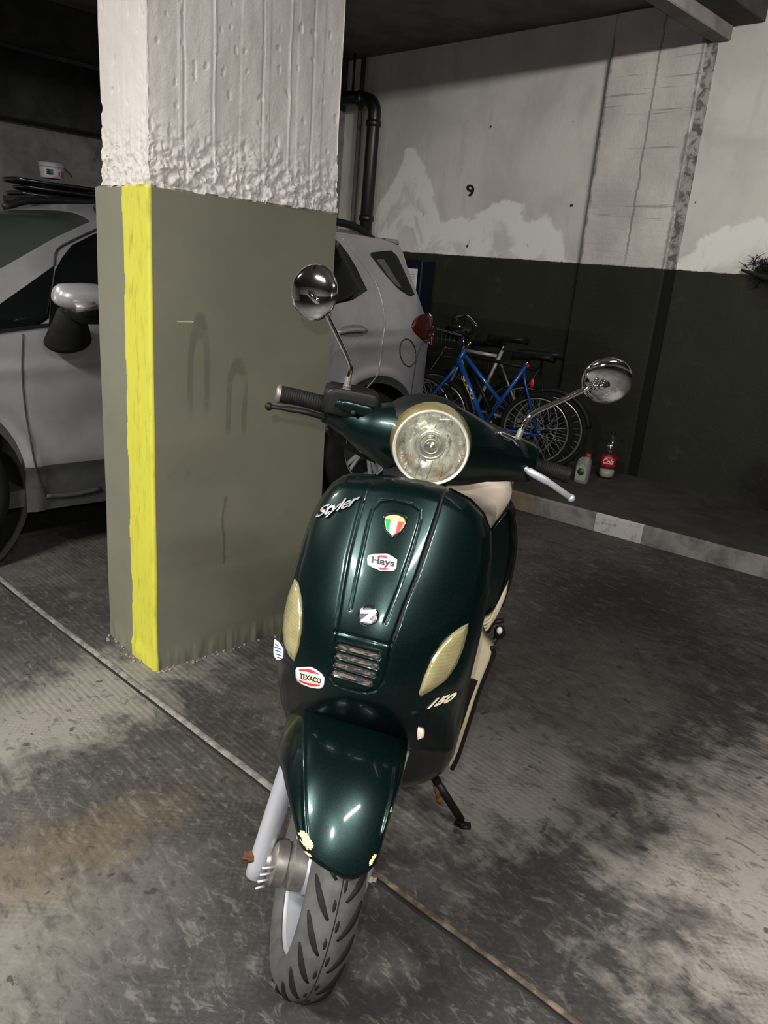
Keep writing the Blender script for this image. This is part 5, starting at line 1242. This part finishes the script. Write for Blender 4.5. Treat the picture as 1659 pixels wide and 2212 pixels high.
    for q in V:
        ang = (q[1] - .5) * 1.9; VV.append(a + e * q[0] + (side_ * math.sin(ang) + nrm2 * math.cos(ang)) * .0222)
    part('lettering', VV, Fc, yel, T, False)
    # ---- silver-white bicycle behind
    p0 = np.array(rear) + np.array([.26, .05, 0]); at, d, nn = plane(p0, (-.36, .97))
    wm = worn('pearl_frame_paint', (.36, .35, .34), .35, .3, amt=.2)
    rw = at(1132, 905); rw[2] = .12 + .29; T = T_('bicycle', 'silver white bicycle with straight top tube behind the blue one', rw)
    bb = at(1025, 885); mb = MB()
    tube(mb, [at(1004, 757), at(1073, 769)], .014, 10); tube(mb, [at(1085, 757), bb], .014, 10); tube(mb, [at(995, 775), bb], .015, 10)
    for s in (-.035, .035): tube(mb, [at(1077, 772), at(1100, 835, s), rw + nn * s], .008, 8); tube(mb, [bb, rw + nn * s], .009, 8); tube(mb, [at(1000, 762), at(985, 800, s), at(962, 850, s), at(940, 880, s)], .010, 8)
    tube(mb, [at(1003, 750), at(996, 775)], .017, 10); mb.build('frame', wm, T)
    wheel(T, rw, .29, nn); f = at(935, 870); f[2] = .41; wheel(T, f, .29, nn)
    saddle(T, at(1098, 733), d, nn, 1.15); tb(T, 'seat_post', [at(1080, 765), at(1091, 742)], .012, chrome)
    mb = MB(); ball(mb, at(1083, 760, -.03), .012, 10); mb.build('rear_light', plain('red_lamp_small', (.7, .05, .04), .4), T)
    tb(T, 'handlebar', smooth_path([at(942, 712, -.2), at(962, 716, -.12), at(1000, 725), at(1005, 712, .15), at(990, 705, .24)], 5), .010, chrome)
    tb(T, 'stem', [at(1002, 752), at(1000, 725)], .010, chrome)
    # ---- black bicycle with the basket
    p0 = np.array(rear) + np.array([.10, -.10, 0]); at, d, nn = plane(p0, (-.44, .96))
    rw = at(1182, 930); r_ = rw[2] - .12 - .018; T = T_('bicycle', 'black bicycle with wire basket, its rear wheel nearest the bottles', rw)
    bb = at(1075, 925); mb = MB(); tube(mb, [at(1020, 770), at(1165, 800)], .013, 8); tube(mb, [at(1170, 790), bb], .013, 8); tube(mb, [at(1015, 785), bb], .014, 8)
    for s in (-.04, .04): tube(mb, [at(1168, 800), rw + nn * s], .008, 8); tube(mb, [bb, rw + nn * s], .008, 8); tube(mb, [at(1016, 780), at(975, 830, s), at(935, 885, s)], .010, 8)
    mb.build('frame', dk, T)
    wheel(T, rw, min(r_, .30), nn); f = at(938, 890); f[2] = rw[2]; wheel(T, f, min(r_, .30), nn)
    mb = MB(); c = rw; rr = min(r_, .30) + .028; a, b, _ = axes(nn); tube(mb, [c + rr * (math.cos(t) * a + math.sin(t) * b) for t in np.linspace(.2, 2.7, 30)], .022, 8, flat=(nn, .9)); mb.build('mudguard', dk, T)
    saddle(T, at(1172, 765), d, nn, 1.2); tb(T, 'seat_post', [at(1169, 795), at(1172, 772)], .012, dk)
    # ---- dark city bicycle at the back: bars and basket show above the others
    p0 = np.array(rear) + np.array([.42, .10, 0]); at, d, nn = plane(p0, (-.34, .97))
    rw = at(1120, 870); rw[2] = .41; T = T_('bicycle', 'dark city bicycle at the back with raised chrome handlebar and basket', rw)
    f = at(965, 850); f[2] = .41
    mb = MB(); bb = at(1045, 860); tube(mb, [at(1002, 735), bb], .014, 8); tube(mb, [at(1060, 760), bb], .013, 8); tube(mb, [at(1003, 745), at(1062, 775)], .013, 8)
    for s in (-.04, .04): tube(mb, [at(1062, 770), rw + nn * s], .008, 8); tube(mb, [bb, rw + nn * s], .008, 8); tube(mb, [at(1002, 740), f + nn * s], .009, 8)
    tube(mb, [at(1000, 760), at(1006, 690)], .013, 8); mb.build('frame', dk, T)
    wheel(T, rw, .285, nn); wheel(T, f, .285, nn)
    saddle(T, at(1047, 742), d, nn, 1.1); mb = MB(); ball(mb, at(1058, 747, -.09), .014, 8, (1, 1, .4)); mb.build('orange_reflector', plain('orange_plastic', (.6, .25, .02), .4), T)
    tb(T, 'handlebar', smooth_path([at(978, 698, -.22), at(985, 687, -.12), at(1004, 682), at(1012, 684, .12), at(1030, 705, .25)], 5), .012, chrome)
    tb(T, 'brake_lever', [at(988, 690, -.1), at(976, 700, -.14)], .006, chrome)
    mb = MB(); c0 = at(965, 740, -.02); 
    bx, by, bz = .15, .13, .10
    for k in range(9):
        q = -1 + k / 4
        for s in (-1, 1):
            tube(mb, [c0 + d * q * bx + nn * s * by + np.array([0, 0, bz]), c0 + d * q * bx * .85 + nn * s * by * .85 - np.array([0, 0, bz])], .0022, 4)
            tube(mb, [c0 + d * s * bx + nn * q * by + np.array([0, 0, bz]), c0 + d * s * bx * .85 + nn * q * by * .85 - np.array([0, 0, bz])], .0022, 4)
    for k, z in enumerate((-1, -.33, .33, 1)):
        sc2 = .925 + .075 * z; tube(mb, [c0 + d * x * bx * sc2 + nn * y * by * sc2 + np.array([0, 0, bz * z]) for x, y in ((-1, -1), (1, -1), (1, 1), (-1, 1), (-1, -1))], .003, 5)
    mb.build('wire_basket', plain('basket_wire', (.05, .05, .055), .4, .6), T)
    mb = MB(); P = [c0 + d * .0 + np.array([0, 0, .11]), at(990, 722), at(1020, 712)]; tube(mb, P, [.05, .06, .03], 12); mb.build('black_bag', dk, T)
    tb(T, 'chrome_rod', [at(963, 748, -.25), at(948, 775, -.25), at(925, 808, -.25), at(918, 820, -.25)], .008, chrome)
bikes()

# ------------------------------------------------------------------ bottles on the kerb platform
def bottles():
    z0 = .12
    c = onz(1308, 1032, z0); top = onx(1320, 935, c[0])
    H = top[2] - z0; c = np.array([c[0], c[1], z0])
    T = thing('cola_bottle', 'clear plastic cola bottle with red label standing by the wall', 'bottle', Frame(np.eye(3), c))
    g = NT('clear_plastic'); tr = g.n('ShaderNodeBsdfTransparent'); tr.inputs[0].default_value = (.97, .98, .97, 1); gs = g.n('ShaderNodeBsdfGlossy'); gs.inputs['Roughness'].default_value = .08
    mx = g.n('ShaderNodeMixShader'); mx.inputs[0].default_value = .13; g.lk(tr.outputs[0], mx.inputs[1]); g.lk(gs.outputs[0], mx.inputs[2]); g.lk(mx.outputs[0], g.t.nodes['Material Output'].inputs[0])
    r = .056
    mb = MB(); lathe(mb, [(.0, .012), (.030, .006), (.042, 0), (.052, .012), (r, .035), (r * .97, .075), (r, .082), (r, H * .50), (r * .97, H * .53), (r, H * .58), (r * .98, H * .68), (r * .80, H * .80), (r * .45, H * .90), (.016, H * .94), (.0145, H * .96), (.0145, H)], c, (0, 0, 1), 36); mb.build('bottle_body', g.m, T)
    mb = MB(); lathe(mb, [(r + .001, .095), (r + .0015, .096), (r + .0015, H * .49), (r + .001, H * .495)], c, (0, 0, 1), 36); lb = mb.build('label', plain('red_label', (.42, .012, .02), .4), T)
    def wrap(name, body, z, h, w, mat, **kw):
        V, Fc = text_mesh(body, **kw); v = EYE[:2] - c[:2]; a0 = math.atan2(v[1], v[0])
        P = [(c[0] + (r + .003) * math.cos(a0 + (q[0] - .5) * w / r), c[1] + (r + .003) * math.sin(a0 + (q[0] - .5) * w / r), z0 + z + q[1] * h) for q in V]
        part(name, P, Fc, mat, lb, False)
    wp = plain('white_print', (.75, .72, .72), .5)
    wrap('lettering', 'Cola', .115, .042, .075, wp, shear=.3, bold=.02); mb = MB()
    wrap('small_print', 'classic', .160, .011, .045, wp)
    mb = MB(); lathe(mb, [(0, .013), (.03, .008), (.050, .014), (r * .96, .036), (r * .93, .070), (0, .070)], c, (0, 0, 1), 28); mb.build('liquid_dregs', plain('pale_foam', (.42, .40, .37), .3), T)
    mb = MB(); lathe(mb, [(.0155, H - .006), (.0165, H - .004), (.0165, H + .008), (.015, H + .010), (0, H + .010)], c, (0, 0, 1), 16); mb.build('cap', MAT['satin'], T)
    # oil can
    a = onz(1255, 1042, z0); H = onx(1268, 978, a[0])[2] - z0; v = np.array([EYE[0] - a[0], EYE[1] - a[1], 0.]); v /= np.linalg.norm(v); v = rot((0, 0, 1), -22) @ v
    s = np.cross((0, 0, 1.), v); F = Frame(np.stack([v, s, (0, 0, 1.)]).T, (a[0], a[1], z0))
    T = thing('oil_can', 'small grey motor oil can with red cap beside the cola bottle', 'oil can', F)
    gm = worn('grey_can_plastic', (.20, .21, .20), .45, amt=.15); hw = .048; hd = .032
    sec = [(0, 1.0, 1, 0), (.006, 1.05, 1.05, 0), (H * .55, 1.05, 1.05, 0), (H * .72, .9, 1, .005), (H * .84, .45, .8, .018), (H * .88, .35, .6, .022)]
    V = []; sg = 20
    for z, kw, kd, sh in sec:
        for j in range(sg):
            t = 2 * math.pi * j / sg; ca, sa = math.cos(t), math.sin(t); V.append(F.w((hd * kd * math.copysign(abs(sa) ** .5, sa), sh + hw * kw * math.copysign(abs(ca) ** .5, ca), z)))
    Fc = [(i * sg + j, i * sg + (j + 1) % sg, (i + 1) * sg + (j + 1) % sg, (i + 1) * sg + j) for i in range(len(sec) - 1) for j in range(sg)] + [tuple(range(sg))[::-1], tuple((len(sec) - 1) * sg + j for j in range(sg))]
    part('can_body', V, Fc, gm, T)
    mb = MB(); lathe(mb, [(.019, 0), (.020, .004), (.020, H * .10), (.017, H * .115), (0, H * .12)], F.w((0, .022, H * .87)), (0, 0, 1), 18); mb.build('cap', plain('red_cap', (.40, .012, .02), .4), T)
    x = hd * 1.05 + .0012
    lab = [(x, -.038, .02), (x, .040, .02), (x, .040, H * .50), (x, .010, H * .66), (x, -.038, H * .52)]
    m = part('label', [F.w(q) for q in lab], [(0, 1, 2, 3, 4)], plain('white_green_label', (.30, .34, .31), .5), T, False)
    mb = MB(); lathe(mb, [(.026, 0), (.026, .001), (0, .0015)], F.w((x + .0004, 0, H * .38)), v, 24); mb.build('label_roundel', plain('dark_green_print', (.01, .06, .03), .5), m)
    mb = MB(); lathe(mb, [(.012, 0), (.012, .001), (0, .0015)], F.w((x + .002, .004, H * .42)), v, 14); mb.build('label_spot', plain('yellow_green_print', (.20, .20, .03), .5), m)
    mb = MB(); tube(mb, [F.w((0, -.052, H * .50)), F.w((0, -.040, H * .72)), F.w((0, -.012, H * .83))], .008, 8); mb.build('handle', gm, T)
bottles()
